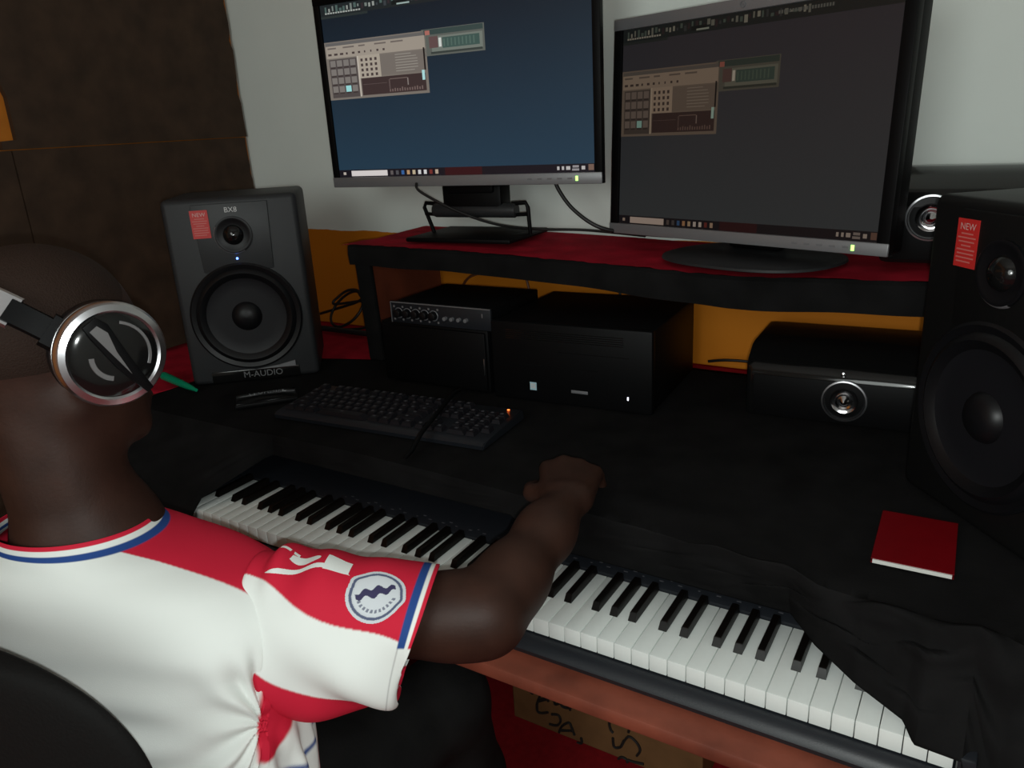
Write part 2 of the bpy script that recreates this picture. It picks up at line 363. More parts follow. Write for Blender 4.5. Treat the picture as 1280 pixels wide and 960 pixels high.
bm = bm_new(); add_box(bm, (0, 0, 0), (0.044, 0.014, 0.25), 0.004, T(-0.038-0.8, 0.585-0.72, 0.125, ry=-0.055))
obj('leg_wrap', bm, M['black_cloth'], shelf, label='black cloth wrapped round the shelf leg')
obj('side_panel', add_box(bm_new(), SL(1.66, 0.717, ZD+0.13), (0.03, 0.25, 0.236), 0.002), M['dark_wood'], shelf, smooth=False)

# ------------------------------------------------------------------ electric piano
KW = 0.0235; Z0 = 0.0
piano = thing('electric_piano', 'black electric piano with 88 keys half covered by black cloth', 'piano', (0.611, 0.10, -0.051))
PL = lambda x, y, z: (x-0.611, y-0.10, z+0.051)
bm = bm_new()
prof = [(-0.010, -0.0505), (-0.018, -0.047), (-0.020, -0.040), (-0.016, -0.032), (-0.006, -0.0265), (0.004, -0.026), (0.004, -0.032), (0.134, -0.032), (0.134, 0.004), (0.150, 0.012), (0.29, 0.018), (0.31, 0.008), (0.31, -0.0505)]
rows = [[Vector(PL(x, y, z)) for y, z in prof] for x in (-0.11, 1.242)]
V = add_grid(bm, rows, closed_v=True); bm.faces.new(V[0]); bm.faces.new(V[1][::-1])
obj('case', bm, M['piano_body'], piano)
for xc, w in ((-0.056, 0.108), (1.233, 0.018)):
    obj('end_block', add_box(bm_new(), PL(xc, 0.066, -0.014), (w, 0.15, 0.034), 0.004), M['piano_body'], piano)
bm = bm_new()
add_box(bm, (0, 0.0665, -0.012), (KW-0.0009, 0.133, 0.0235), 0.0009, seg=2)
wk = None
for k in range(52):
    loc = Vector(PL((k+0.5)*KW, 0, Z0))
    if wk is None: wk = obj('white_key', bm, M['white_key'], piano); o = wk
    else: o = wk.copy(); COL.objects.link(o); o.parent = piano
    o.location = loc
bm = bm_new()
a = [(-0.0058, 0.0, 0.0004), (0.0058, 0.0, 0.0004), (0.0058, 0.0, 0.0004)]
lo = [Vector((-0.0056, 0.0, 0.0003)), Vector((0.0056, 0.0, 0.0003)), Vector((0.0056, 0.083, 0.0003)), Vector((-0.0056, 0.083, 0.0003))]
hi = [Vector((-0.0044, 0.006, 0.0115)), Vector((0.0044, 0.006, 0.0115)), Vector((0.0044, 0.083, 0.0125)), Vector((-0.0044, 0.083, 0.0125))]
va = [bm.verts.new(v) for v in lo]; vb = [bm.verts.new(v) for v in hi]
bm.faces.new(va[::-1]); bm.faces.new(vb)
for i in range(4): bm.faces.new((va[i], va[(i+1) % 4], vb[(i+1) % 4], vb[i]))
bmesh.ops.bevel(bm, geom=[e for e in bm.edges if all(v in vb for v in e.verts)], offset=0.0012, segments=2, affect='EDGES', profile=0.5)
bk = None; cs = []
cs.append(1*KW+0.0)     # A#0
for k in range(7):
    c0 = (2+7*k)*KW
    for n, dx in ((1, -0.0023), (2, 0.0023), (4, -0.003), (5, 0), (6, 0.003)): cs.append(c0+n*KW+dx)
for x in cs:
    if bk is None: bk = obj('black_key', bm, M['black_key'], piano); o = bk
    else: o = bk.copy(); COL.objects.link(o); o.parent = piano
    o.location = PL(x, 0.050, Z0)
# faint print above the keys
bm = bm_new()
for i in range(60):
    x = 0.26+i*0.0135
    if i % 4 == 3: continue
    add_box(bm, PL(x, 0.143+0.004*(i % 2), 0.0095+0.0018*(i % 2)), (0.006 if i % 3 else 0.003, 0.002, 0.0006))
obj('panel_print', bm, M['legend'], piano, smooth=False, label='rows of small grey print above the keys')

# ------------------------------------------------------------------ studio speakers
def speaker(name, label, loc, rz, body, panel, lit, group, wx=0.0):
    t = thing(name, label, 'speaker', loc, rz, group)
    w, h, d = 0.276, 0.405, 0.22
    bm = bm_new(); add_box(bm, (0, d/2, h/2), (w, d, h), 0.012, seg=3)
    obj('cabinet', bm, body, t)
    bm = bm_new(); add_prism(bm, [(-0.078, 0.392), (0.078, 0.392), (0.072, 0.250), (-0.072, 0.250)], 0.006, T(0, -0.004, 0), bev=0.0015)
    obj('baffle_panel', bm, panel, t)
    zc = 0.149
    bm = bm_new(); add_lathe(bm, [(0.118, 0.0), (0.118, 0.004), (0.114, 0.007), (0.109, 0.0055), (0.105, 0.004), (0.102, 0.008), (0.096, 0.0115), (0.089, 0.008), (0.083, 0.003)], T(0, 0, zc) @ AX, 64)
    wf = obj('woofer', bm, M['rubber'], t)
    bm = bm_new(); add_lathe(bm, [(0.084, 0.004), (0.075, 0.0015), (0.060, 0.0010), (0.040, 0.0006), (0.030, 0.0005)], T(0, 0, zc) @ AX, 64)
    obj('cone', bm, M['cone'], wf)
    bm = bm_new(); add_lathe(bm, [(0.032, 0.0008), (0.029, 0.006), (0.022, 0.012), (0.012, 0.0155), (0.0001, 0.0165)], T(0, 0, zc) @ AX, 40)
    obj('dust_cap', bm, M['rubber'], wf)
    bm = bm_new(); add_lathe(bm, [(0.039, 0.004), (0.039, 0.0075), (0.036, 0.0085), (0.033, 0.0075), (0.024, 0.0047), (0.020, 0.0045)], T(0, 0, 0.326) @ AX, 48)
    tw = obj('tweeter', bm, M['rubber'], t)
    bm = bm_new(); add_lathe(bm, [(0.021, 0.0045), (0.018, 0.010), (0.010, 0.0145), (0.0001, 0.016)], T(0, 0, 0.326) @ AX, 32)
    obj('dome', bm, M['black_gloss'], tw)
    bm = bm_new(); add_lathe(bm, [(0.0375, 0.0085), (0.0395, 0.0070), (0.0402, 0.0045)], T(0, 0, 0.326) @ AX, 48, math.radians(150), math.radians(300))
    obj('rim_highlight', bm, M['silver_plastic'], tw)  # silver arc painting the lower left highlight on the tweeter rim
    st = obj('sticker', add_box(bm_new(), (-0.0625, -0.0048, 0.352), (0.036, 0.0012, 0.058), 0.0, T(0, 0, 0)), M['sticker'], t, smooth=False, label='red sticker with pale print')
    obj('sticker_heading', text_bm('NEW', 0.0115, face_at(-0.0625, -0.0056, 0.3715)), M['sticker_print'], st, smooth=False)
    bm = bm_new()
    for i, (lw, lx) in enumerate(((0.020, 0), (0.030, 0), (0.026, 0), (0.016, 0), (0.03, 0), (0.028, 0), (0.03, 0), (0.024, -0.002))):
        add_box(bm, (-0.0625+lx, -0.0056, 0.3635-i*0.0048), (lw, 0.0002, 0.0018))
    obj('sticker_lines', bm, M['sticker_line'], st, smooth=False)
    if lit:
        obj('model_print', text_bm('BX8', 0.015, face_at(0.002, -0.0042, 0.378)), M['white_print'], t, smooth=False)
        bm = bm_new(); add_lathe(bm, [(0.0001, 0.0065), (0.0018, 0.006), (0.0024, 0.004)], T(0, 0, 0.276) @ AX, 12)
        obj('power_light', bm, M['led_blue'], t, label='small blue power light')
        bm = bm_new(); add_box(bm, (0, -0.0015, 0.0165), (0.19, 0.004, 0.024), 0.0015)
        obj('name_plate', bm, M['black_gloss'], t, label='glossy strip below the woofer')
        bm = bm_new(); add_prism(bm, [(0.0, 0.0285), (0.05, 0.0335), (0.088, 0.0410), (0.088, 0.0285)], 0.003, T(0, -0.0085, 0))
        obj('painted_sheen', bm, M['silver_plastic'], t, smooth=False, label='pale wedge standing for the sheen on the name plate')  # pale wedge painted in for the bright reflection on the plate
        obj('maker_print', text_bm('M-AUDIO', 0.020, face_at(0.015, -0.0042, 0.0165)), M['grey_metal'], t, smooth=False)
    return t
ga = math.radians(42)
speaker('studio_speaker', 'black studio speaker with blue light, left of the monitors by the brown boards', (-0.186, 0.352, ZD+0.0065), ga, M['vinyl'], M['vinyl_panel'], True, 'pair of studio speakers')
ra = math.radians(-50)
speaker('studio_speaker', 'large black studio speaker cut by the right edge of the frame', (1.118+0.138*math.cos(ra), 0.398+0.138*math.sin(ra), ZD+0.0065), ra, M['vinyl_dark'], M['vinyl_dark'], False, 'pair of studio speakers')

# ------------------------------------------------------------------ glossy black horizontal speakers
def flat_speaker(label, loc, rz, rx, group, w=0.44, h=0.125, d=0.20, fz=0.36):
    t = thing('centre_speaker', label, 'speaker', loc, rz, group)
    bm = bm_new()
    prof = [(0.0, 0.004), (0.0, h*0.62), (0.006, h*0.72), (0.02, h*0.80), (0.05, h*0.93), (0.07, h), (d, h*0.98), (d, 0.0), (0.004, 0.0)]
    rows = []
    for x, s in ((-w/2, 0.012), (-w/2+0.004, 0.004), (-w/2+0.012, 0.0), (w/2-0.012, 0.0), (w/2-0.004, 0.004), (w/2, 0.012)):
        rows.append([Vector((x, min(max(y, s), d-s), min(max(z, s*0.5), h-s*0.5))) for y, z in prof])
    V = add_grid(bm, rows, closed_v=True); bm.faces.new(V[0]); bm.faces.new(V[-1][::-1])
    obj('cabinet', bm, M['black_gloss'], t)
    obj('front_panel', add_box(bm_new(), (0, -0.001, h*0.33), (w-0.03, 0.003, h*0.58), 0.001), M['black_plastic'], t)
    zc = h*fz
    bm = bm_new(); add_lathe(bm, [(0.0365, 0.002), (0.036, 0.0055), (0.0335, 0.006), (0.0325, 0.003)], T(rx, 0, zc) @ AX, 40)
    tw = obj('ring', bm, M['satin_chrome'], t, label='thin chrome ring')
    bm = bm_new(); add_lathe(bm, [(0.033, 0.0026), (0.0225, 0.0022), (0.0225, 0.0016)], T(rx, 0, zc) @ AX, 40)
    obj('surround', bm, M['rubber'], tw)
    bm = bm_new(); add_lathe(bm, [(0.0225, 0.0022), (0.021, 0.006), (0.0175, 0.0045), (0.015, 0.0042), (0.0135, 0.0075), (0.010, 0.0055), (0.0075, 0.0075), (0.004, 0.0125), (0.0001, 0.0145)], T(rx, 0, zc) @ AX, 40)
    obj('cone', bm, M['chrome'], tw, label='small silver cone')
    bm = bm_new(); add_lathe(bm, [(0.0001, 0.004), (0.004, 0.003), (0.0045, 0.0)], T(rx-0.005, 0.0045, h*0.715) @ AX, 16)
    obj('knob_or_glint', bm, M['chrome'], t)  # chrome dot standing in for a small reflection on the glossy top
    return t
flat_speaker('glossy black horizontal speaker with silver cone standing on the desk below the shelf', (0.832+0.23, 0.585, ZD+0.0065), math.radians(3), -0.055, 'pair of horizontal speakers')
flat_speaker('glossy black horizontal speaker standing on the shelf behind the right monitor', (1.02+0.23, 0.655, shelf_z(1.47)+0.0095), math.radians(2), -0.150, 'pair of horizontal speakers', w=0.44, h=0.145, d=0.16, fz=0.50)

# ------------------------------------------------------------------ computer, rack box, audio interface
pc = thing('desktop_computer', 'black desktop computer lying flat under the shelf, pale square sticker on its front', 'computer', (0.535, 0.487, ZD+0.0065), math.radians(4))
obj('case', add_box(bm_new(), (0, 0.15, 0.0775), (0.322, 0.27, 0.155), 0.004), M['black_plastic'], pc)
obj('front_bezel', add_box(bm_new(), (0, 0.006, 0.079), (0.328, 0.02, 0.158), 0.005), M['black_plastic'], pc)
bm = bm_new()
for i in range(5): add_box(bm, (-0.01, -0.0042, 0.142-i*0.004), (0.24, 0.0006, 0.0012))
add_box(bm, (0.05, -0.0042, 0.105), (0.14, 0.0006, 0.001)); add_box(bm, (-0.03, -0.0042, 0.075), (0.18, 0.0006, 0.001))
obj('bezel_lines', bm, M['black_gloss'], pc, smooth=False)
st = obj('sticker', add_box(bm_new(), (-0.075, -0.0044, 0.032), (0.014, 0.0006, 0.016)), M['sky_sticker'], pc, smooth=False, label='pale blue square sticker with a window sign')
bm = bm_new()
for i in (0, 1):
    for j in (0, 1): add_box(bm, (-0.075-0.0028+i*0.0052, -0.0049, 0.030+j*0.0052), (0.0044, 0.0003, 0.0044))
obj('window_sign', bm, M['white_print'], st, smooth=False)
obj('power_button', add_box(bm_new(), (0.022, -0.0044, 0.030), (0.034, 0.0012, 0.006), 0.0005), M['grey_print'], pc)
bm = bm_new(); add_box(bm, (0.118, -0.0046, 0.028), (0.0022, 0.001, 0.006))
obj('power_light', bm, M['led_white'], pc, smooth=False)

rb = thing('rack_box', 'plain black equipment box left of the desktop computer, under the audio interface', 'box', (0.222, 0.475, ZD+0.0065), math.radians(1))
obj('case', add_box(bm_new(), (0, 0.13, 0.066), (0.272, 0.25, 0.132), 0.004), M['black_plastic'], rb)
obj('front_panel', add_box(bm_new(), (0, 0.003, 0.066), (0.262, 0.008, 0.122), 0.003), M['black_plastic'], rb)
obj('edge_highlight', add_box(bm_new(), (0.128, -0.002, 0.058), (0.0016, 0.003, 0.034), 0.0004), M['satin_chrome'], rb)  # chrome sliver standing in for the vertical highlight on the box edge
ai = thing('audio_interface', 'black rack audio interface with a row of knobs, on top of the plain box', 'interface', (0.245, 0.478, ZD+0.0065+0.1325), math.radians(1))
obj('case', add_box(bm_new(), (0, 0.104, 0.022), (0.242, 0.19, 0.042), 0.002), M['black_plastic'], ai)
obj('face_plate', add_box(bm_new(), (0, 0.003, 0.022), (0.248, 0.007, 0.044), 0.001), M['piano_body'], ai)
bm = bm_new(); add_box(bm, (0, -0.001, 0.0436), (0.248, 0.004, 0.0016)); add_box(bm, (-0.1235, -0.001, 0.022), (0.0012, 0.002, 0.044))
obj('edge_trim', bm, M['silver_plastic'], ai, smooth=False)
for i in range(5):
    bm = bm_new(); add_lathe(bm, [(0.009, 0.0), (0.0085, 0.010), (0.0065, 0.011), (0.0001, 0.011)], T(-0.104+i*0.0225, -0.0005, 0.021) @ AX, 24)
    kn = obj('knob_or_glint', bm, M['rubber'], ai)
    bm = bm_new(); add_lathe(bm, [(0.0115, 0.0004), (0.0105, 0.0012), (0.0095, 0.0004)], T(-0.104+i*0.0225, -0.0005, 0.021) @ AX, 24)
    obj('knob_ring', bm, M['grey_print'], kn)
for i in range(4):
    bm = bm_new(); add_lathe(bm, [(0.0042, 0.0), (0.004, 0.007), (0.0001, 0.0075)], T(0.016+i*0.017, -0.0005, 0.018) @ AX, 16)
    obj('small_knob', bm, M['grey_print'], ai)
bm = bm_new()
for i in range(6):
    for zz in (0.0345, 0.0075): add_box(bm, (-0.115+i*0.0225, -0.0012, zz), (0.004, 0.001, 0.004))
add_box(bm, (0.105, -0.0012, 0.03), (0.002, 0.001, 0.008))
obj('panel_print', bm, M['silver_plastic'], ai, smooth=False)

# ------------------------------------------------------------------ monitors
def screen_mat(name, top, bot, z0, z1, s):
    m = bpy.data.materials.new(name); m.use_nodes = True; nt = m.node_tree; b = nt.nodes['Principled BSDF']
    b.inputs['Base Color'].default_value = (0.006, 0.006, 0.007, 1); b.inputs['Roughness'].default_value = 0.35; b.inputs['Specular IOR Level'].default_value = 0.3
    tc = nt.nodes.new('ShaderNodeTexCoord'); sp = nt.nodes.new('ShaderNodeSeparateXYZ'); nt.links.new(tc.outputs['Object'], sp.inputs[0])
    mr = nt.nodes.new('ShaderNodeMapRange'); mr.inputs['From Min'].default_value = z0; mr.inputs['From Max'].default_value = z1; nt.links.new(sp.outputs['Z'], mr.inputs['Value'])
    cr = nt.nodes.new('ShaderNodeMix'); cr.data_type = 'RGBA'; nt.links.new(mr.outputs['Result'], cr.inputs['Factor'])
    cr.inputs['A'].default_value = srgb(*bot); cr.inputs['B'].default_value = srgb(*top)
    nt.links.new(cr.outputs['Result'], b.inputs['Emission Color']); b.inputs['Emission Strength'].default_value = s
    return m
def monitor(label, loc, rz, tilt, w, h, bez_side, bez_bot, bez_top, pal, group, base_kind):
    """loc = shelf point under the panel centre; panel bottom at z=zb in local space"""
    t = thing('monitor', label, 'monitor', loc, rz, group)
    zb = pal['zb']; PT = T(0, 0, zb, rx=-tilt)
    pan = obj('housing', add_box(bm_new(), (0, 0.026, h/2), (w-pal['inset'], 0.040, h-0.004), 0.006, PT), M['black_plastic'], t)
    # bezel as four bars
    bm = bm_new()
    obj('side_bezel', add_box(bm, (-w/2+bez_side/2, 0.0, h/2), (bez_side, 0.018, h), 0.0015, PT), M['black_plastic'], t)
    obj('side_bezel', add_box(bm_new(), (w/2-bez_side/2, 0.0, h/2), (bez_side, 0.018, h), 0.0015, PT), M['black_plastic'], t)
    obj('bottom_bezel', add_box(bm_new(), (0, -0.001, bez_bot/2), (w, 0.020, bez_bot), 0.0015, PT), M['silver_plastic'], t, label='silver lower bezel')
    obj('top_bezel', add_box(bm_new(), (0, -0.0005, h-bez_top/2), (w, 0.019, bez_top), 0.0015, PT), M['silver_plastic'] if pal['silver_top'] else M['black_plastic'], t)
    bm = bm_new()
    for i in range(5): add_box(bm, (w*0.5-0.155+i*0.022, -0.0112, bez_bot*0.5), (0.010, 0.0006, 0.003), 0, PT)
    obj('bezel_buttons', bm, M['grey_print'], t, smooth=False)
    bm = bm_new(); add_box(bm, (w*0.5-pal['led'], -0.0115, bez_bot*0.5), (0.005, 0.001, 0.009), 0, PT)
    obj('power_light', bm, M['led_green'], t, smooth=False, label='small green power light')
    sw, sh = w-2*bez_side, h-bez_bot-bez_top; x0, z0 = -sw/2, bez_bot
    bm = bm_new(); add_box(bm, (0, -0.002, z0+sh/2), (sw, 0.004, sh))
    scr = obj('screen', bm, screen_mat('screen_glow', pal['top'], pal['bot'], z0, z0+sh, pal['s']), t, mtx=PT, smooth=False)
    k = pal['k']; A = pal['tint']
    cache = {}
    def col(c):
        c = tuple(int(min(255, v*k*a)) for v, a in zip(c, A))
        if c not in cache: cache[c] = EM('screen_print', c)
        return cache[c]
    def draw(name, rects):
        """rects: (u0, v0, u1, v1, colour) with u right, v down from the top left, 0..1"""
        bm = bm_new(); mats = []
        for i, (a, b, c, d, cc) in enumerate(rects):
            mm = col(cc)
            if mm not in mats: mats.append(mm)
            y = -0.0042-0.00004*i/4
            q = [(x0+a*sw, y, z0+sh*(1-d)), (x0+c*sw, y, z0+sh*(1-d)), (x0+c*sw, y, z0+sh*(1-b)), (x0+a*sw, y, z0+sh*(1-b))]
            f = bm.faces.new([bm.verts.new(p) for p in q]); f.material_index = mats.index(mm)
        me = bpy.data.meshes.new(name); bm.to_mesh(me); bm.free()
        return obj_me(name, me, mats, scr, smooth=False)
    R = random.Random(7)
    # toolbar along the top
    rc = [(0, 0.0, 1, 0.062, (34, 40, 42)), (0, 0.062, 0.2, 0.075, (44, 52, 52))]
    for i in range(46):
        u = 0.02+i*0.0155; rc.append((u, 0.006+0.02*R.random(), u+0.006+0.008*R.random(), 0.030+0.02*R.random(), R.choice([(80, 100, 96), (120, 130, 124), (60, 66, 70), (52, 44, 48), (150, 156, 150)])))
    for i in range(14): rc.append((0.02+i*0.011, 0.044, 0.028+i*0.011, 0.052, (170, 175, 170)))
    for i in range(20): rc.append((0.62+i*0.009, 0.02, 0.626+i*0.009, 0.034, (110, 118, 120)))
    rc.append((0.30, 0.03, 0.36, 0.05, (20, 26, 26))); rc.append((0.32, 0.044, 0.37, 0.052, (160, 180, 176)))
    draw('toolbar', rc)
    # small channel window, then the big plug-in window
    G = (132, 134, 126)
    rc = [(0.365, 0.165, 0.62, 0.305, (96, 100, 95)), (0.375, 0.168, 0.615, 0.195, (58, 74, 72)), (0.38, 0.172, 0.40, 0.195, (176, 110, 100)), (0.405, 0.205, 0.612, 0.288, (118, 126, 118)),
          (0.45, 0.215, 0.60, 0.270, (66, 90, 84)), (0.435, 0.215, 0.446, 0.262, (215, 220, 215)), (0.395, 0.205, 0.432, 0.265, (100, 78, 78)), (0.40, 0.285, 0.61, 0.296, (58, 66, 62))]
    for i in range(9): rc.append((0.455+i*0.015, 0.222, 0.460+i*0.015, 0.262, (86, 110, 102)))
    rc = [(0.405+(a-0.365)*0.92, 0.20+(b-0.165), 0.405+(c-0.365)*0.92, 0.20+(d-0.165), e) for a, b, c, d, e in rc]
    draw('channel_window', rc)
    u0, v0, u1, v1 = 0.0, 0.205, 0.420, 0.535
    def q(a, b, c, d, cc): return (u0+(u1-u0)*a, v0+(v1-v0)*b, u0+(u1-u0)*c, v0+(v1-v0)*d, cc)
    B = (164, 154, 142); Dk = (74, 64, 62)
    rc = [q(0, 0, 1, 1, (126, 118, 110)), q(0.01, 0.02, 0.99, 0.07, (104, 102, 100)), q(0.01, 0.07, 0.99, 0.28, B), q(0.33, 0.28, 0.55, 0.66, (176, 166, 152)), q(0.55, 0.30, 0.97, 0.64, (120, 112, 106)),
          q(0.03, 0.30, 0.315, 0.965, (82, 76, 74)), q(0.345, 0.665, 0.975, 0.955, (64, 50, 50)), q(0.32, 0.28, 0.335, 0.97, (196, 188, 176))]
    for i in range(4):
        for j in range(4):
            c = (128, 122, 118)
            if i == 2 and j == 3: c = (160, 225, 225)
            rc.append(q(0.04+i*0.069, 0.32+j*0.148, 0.04+i*0.069+0.055, 0.32+j*0.148+0.105, c))
            rc.append(q(0.042+i*0.069, 0.435+j*0.148, 0.09+i*0.069, 0.452+j*0.148, (60, 52, 50)))
            rc.append(q(0.355+i*0.047, 0.33+j*0.085, 0.378+i*0.047, 0.378+j*0.085, Dk))
    for i in range(10): rc.append(q(0.03+i*0.062, 0.20, 0.03+i*0.062+0.03*R.random()+0.012, 0.235, Dk))
    for i in range(5): rc.append(q(0.03+i*0.16, 0.10, 0.03+i*0.16+0.10*R.random()+0.02, 0.125, (112, 104, 98)))
    for i in range(7): rc.append(q(0.70, 0.32+i*0.045, 0.93-0.08*R.random(), 0.332+i*0.045, (156, 150, 142)))
    for i in range(14): rc.append(q(0.62+i*0.024, 0.86+0.03*R.random(), 0.632+i*0.024, 0.93, (118, 100, 96)))
    rc += [q(0.36, 0.77, 0.60, 0.775, (110, 96, 94)), q(0.62, 0.72, 0.63, 0.88, (100, 86, 84)), q(0.63, 0.71, 0.80, 0.722, (120, 106, 100)), q(0.80, 0.72, 0.81, 0.84, (140, 130, 126)), q(0.945, 0.62, 0.97, 0.78, (180, 230, 230)), q(0.97, 0.26, 0.985, 0.62, (30, 26, 26))]
    draw('plugin_window', rc)
    # taskbar
    tb = 0.955
    rc = [(0, tb, 1, 1, (26, 22, 30)), (0.455, tb, 0.60, 1, (54, 20, 24)), (0.055, tb+0.006, 0.215, 0.994, (222, 216, 214)), (0.018, tb+0.014, 0.03, tb+0.03, (190, 180, 170))]
    for i, c in enumerate([(96, 90, 90), (80, 80, 84), (56, 100, 160), (190, 150, 110), (196, 180, 150), (214, 214, 214), (220, 220, 220), (120, 50, 46), (190, 170, 150)]):
        u = 0.228+i*0.0235; rc.append((u, tb+0.010, u+0.012, 0.990, c))
    for i, (u, wd) in enumerate(((0.872, 0.008), (0.888, 0.008), (0.903, 0.014), (0.955, 0.012))): rc.append((u, tb+0.012, u+wd, 0.986, (190, 186, 184)))
    rc += [(0.925, tb+0.008, 0.946, tb+0.020, (150, 146, 148)), (0.923, tb+0.025, 0.947, tb+0.036, (150, 146, 148)), (0.978, tb+0.004, 0.996, 0.99, (120, 96, 84))]
    draw('taskbar', rc)
    return t, PT
bl = Vector((-0.128, 0.617)); br = Vector((0.532, 0.660)); c = (bl+br)/2; aL = math.atan2(br.y-bl.y, br.x-bl.x); wL = (br-bl).length
zs = max(shelf_z(c.x-0.14), shelf_z(c.x+0.14))+0.008
palL = dict(inset=0.05, zb=0.505-zs, silver_top=False, led=0.052, top=(18, 25, 33), bot=(32, 55, 72), s=1.0, k=0.92, tint=(1, 1, 1))
mon, PT = monitor('monitor on a black bracket stand showing a blue desktop, left of the two screens', (c.x, c.y, zs), aL, 0.0, wL, 0.396, 0.016, 0.022, 0.016, palL, 'two computer monitors', 0)
# bracket stand of the left monitor (local space of the monitor)
st = obj('stand_base', add_box(bm_new(), (-0.005, 0.075, 0.006), (0.265, 0.19, 0.010), 0.004), M['black_plastic'], mon)
obj('neck', add_box(bm_new(), (0.0, 0.072, 0.085), (0.150, 0.05, 0.072), 0.008), M['black_plastic'], mon)
obj('neck_mount', add_box(bm_new(), (0.0, 0.055, 0.20), (0.12, 0.03, 0.20), 0.006), M['black_plastic'], mon)
bm = bm_new(); add_lathe(bm, [(0.0001, -0.105), (0.014, -0.105), (0.016, -0.100), (0.016, 0.100), (0.014, 0.105), (0.0001, 0.105)], T(0, 0.06, 0.062, ry=math.pi/2), 24)
obj('hinge_barrel', bm, M['vinyl'], mon)
for s in (-1, 1):
    bm = bm_new()
    add_tube(bm, [(s*0.095, 0.06, 0.076), (s*0.128, 0.06, 0.078), (s*0.133, 0.06, 0.068), (s*(0.118 if s < 0 else 0.131), 0.07, 0.010)], 0.0045, 8, smooth=False)
    add_tube(bm, [(s*0.10, 0.06, 0.052), (s*0.131, 0.06, 0.054)], 0.004, 8, smooth=False)
    obj('wire_arm', bm, M['black_plastic'], mon)

bl = Vector((0.514, 0.737)); br = Vector((1.057, 0.563)); c = (bl+br)/2; aR = math.atan2(br.y-bl.y, br.x-bl.x); wR = (br-bl).length
zs = max(shelf_z(c.x-0.17), shelf_z(c.x+0.17))+0.008
palR = dict(inset=0.004, zb=0.400-zs, silver_top=True, led=0.055, top=(30, 27, 29), bot=(35, 37, 37), s=1.0, k=0.50, tint=(1.05, 0.95, 0.86))
mon2, PT = monitor('monitor on a low oval stand showing a dim grey desktop, right of the two screens', (c.x, c.y, zs), aR, math.radians(3), wR, 0.40, 0.020, 0.020, 0.020, palR, 'two computer monitors', 1)
bm = bm_new()
rows = []
for (r, zz) in ((0.0, 0.010), (0.55, 0.010), (0.9, 0.009), (0.99, 0.006), (1.0, 0.002), (0.97, 0.0005), (0.0, 0.0005)):
    rows.append([Vector((0.02+max(r, 1e-4)*0.165*math.copysign(abs(math.cos(a))**0.8, math.cos(a)), 0.035+max(r, 1e-4)*0.125*math.copysign(abs(math.sin(a))**0.8, math.sin(a)), zz)) for a in np.linspace(0, 2*math.pi, 48, endpoint=False)])
add_grid(bm, rows, closed_v=True)
obj('stand_base', bm, M['vinyl'], mon2)
obj('neck', add_box(bm_new(), (0.0, 0.085, 0.13), (0.11, 0.03, 0.24), 0.008), M['black_plastic'], mon2)
bm = bm_new(); add_lathe(bm, [(0.0055, 0.0), (0.0055, 0.0015), (0.0042, 0.0015), (0.0042, 0.0)], PT @ T(0.0, -0.0105, 0.390) @ AX, 24)
em = obj('emblem', bm, M['grey_print'], mon2, label='small round maker emblem on the top bezel')
obj('emblem_letters', text_bm('hp', 0.006, PT @ face_at(0.0, -0.0118, 0.390)), M['grey_print'], em, smooth=False)

# ------------------------------------------------------------------ computer keyboard with pen, phone, green pen, booklet
kx, ky, ka = 0.266, 0.292, math.radians(4.5)
kb = thing('computer_keyboard', 'black full size computer keyboard on the desk behind the piano', 'keyboard', (kx, ky, ZD+0.0065), ka)
bm = bm_new(); rows = []
prof = [(-0.082, 0.001), (-0.084, 0.009), (-0.078, 0.013), (-0.060, 0.0145), (0.074, 0.022), (0.080, 0.018), (0.080, 0.001)]
rows = [[Vector((x, y, z)) for y, z in prof] for x in (-0.248, 0.248)]
V = add_grid(bm, rows, closed_v=True); bm.faces.new(V[0]); bm.faces.new(V[1][::-1])
bmesh.ops.bevel(bm, geom=[e for e in bm.edges if abs(e.verts[0].co.x-e.verts[1].co.x) < 1e-4], offset=0.002, segments=2, affect='EDGES')
obj('base', bm, M['piano_body'], kb)
bm = bm_new()
lo = [(-0.5, -0.5, 0), (0.5, -0.5, 0), (0.5, 0.5, 0), (-0.5, 0.5, 0)]; hi = [(-0.36, -0.36, 1), (0.36, -0.36, 1), (0.36, 0.42, 1), (-0.36, 0.42, 1)]
va = [bm.verts.new(v) for v in lo]; vb = [bm.verts.new(v) for v in hi]; bm.faces.new(vb)
for i in range(4): bm.faces.new((va[i], va[(i+1) % 4], vb[(i+1) % 4], vb[i]))
proto = None; U = 0.0212; legs_bm = bm_new()
def keyrow(y, items):
    global proto
    x = -0.238
    for it in items:
        if it < 0: x += -it*U; continue
        w = it*U; cx = x+w/2
        if proto is None: o = proto = obj('keycap', bm, M['keycap'], kb, smooth=False)
        else: o = proto.copy(); COL.objects.link(o); o.parent = kb
        zz = 0.0148+(y+0.06)*0.056
        o.matrix_local = Matrix.Translation((cx, y, zz)) @ Matrix.Rotation(0.056, 4, 'X') @ Matrix.Diagonal((w-0.0022, 0.0188, 0.0075, 1))
        add_box(legs_bm, (cx-0.002, y+0.002, zz+0.0078), (min(0.006, w*0.3), 0.005, 0.0004))
        x += w
ys = [0.058, 0.030, 0.0095, -0.011, -0.0315, -0.052]
keyrow(ys[0], [1, -1, 1, 1, 1, 1, -.5, 1, 1, 1, 1, -.5, 1, 1, 1, 1, -.25, 1, 1, 1])
keyrow(ys[1], [1]*13+[2, -.25, 1, 1, 1, -.25, 1, 1, 1, 1])
keyrow(ys[2], [1.5]+[1]*12+[1.5, -.25, 1, 1, 1, -.25, 1, 1, 1, 1])
keyrow(ys[3], [1.75]+[1]*11+[2.25, -3.5, 1, 1, 1])
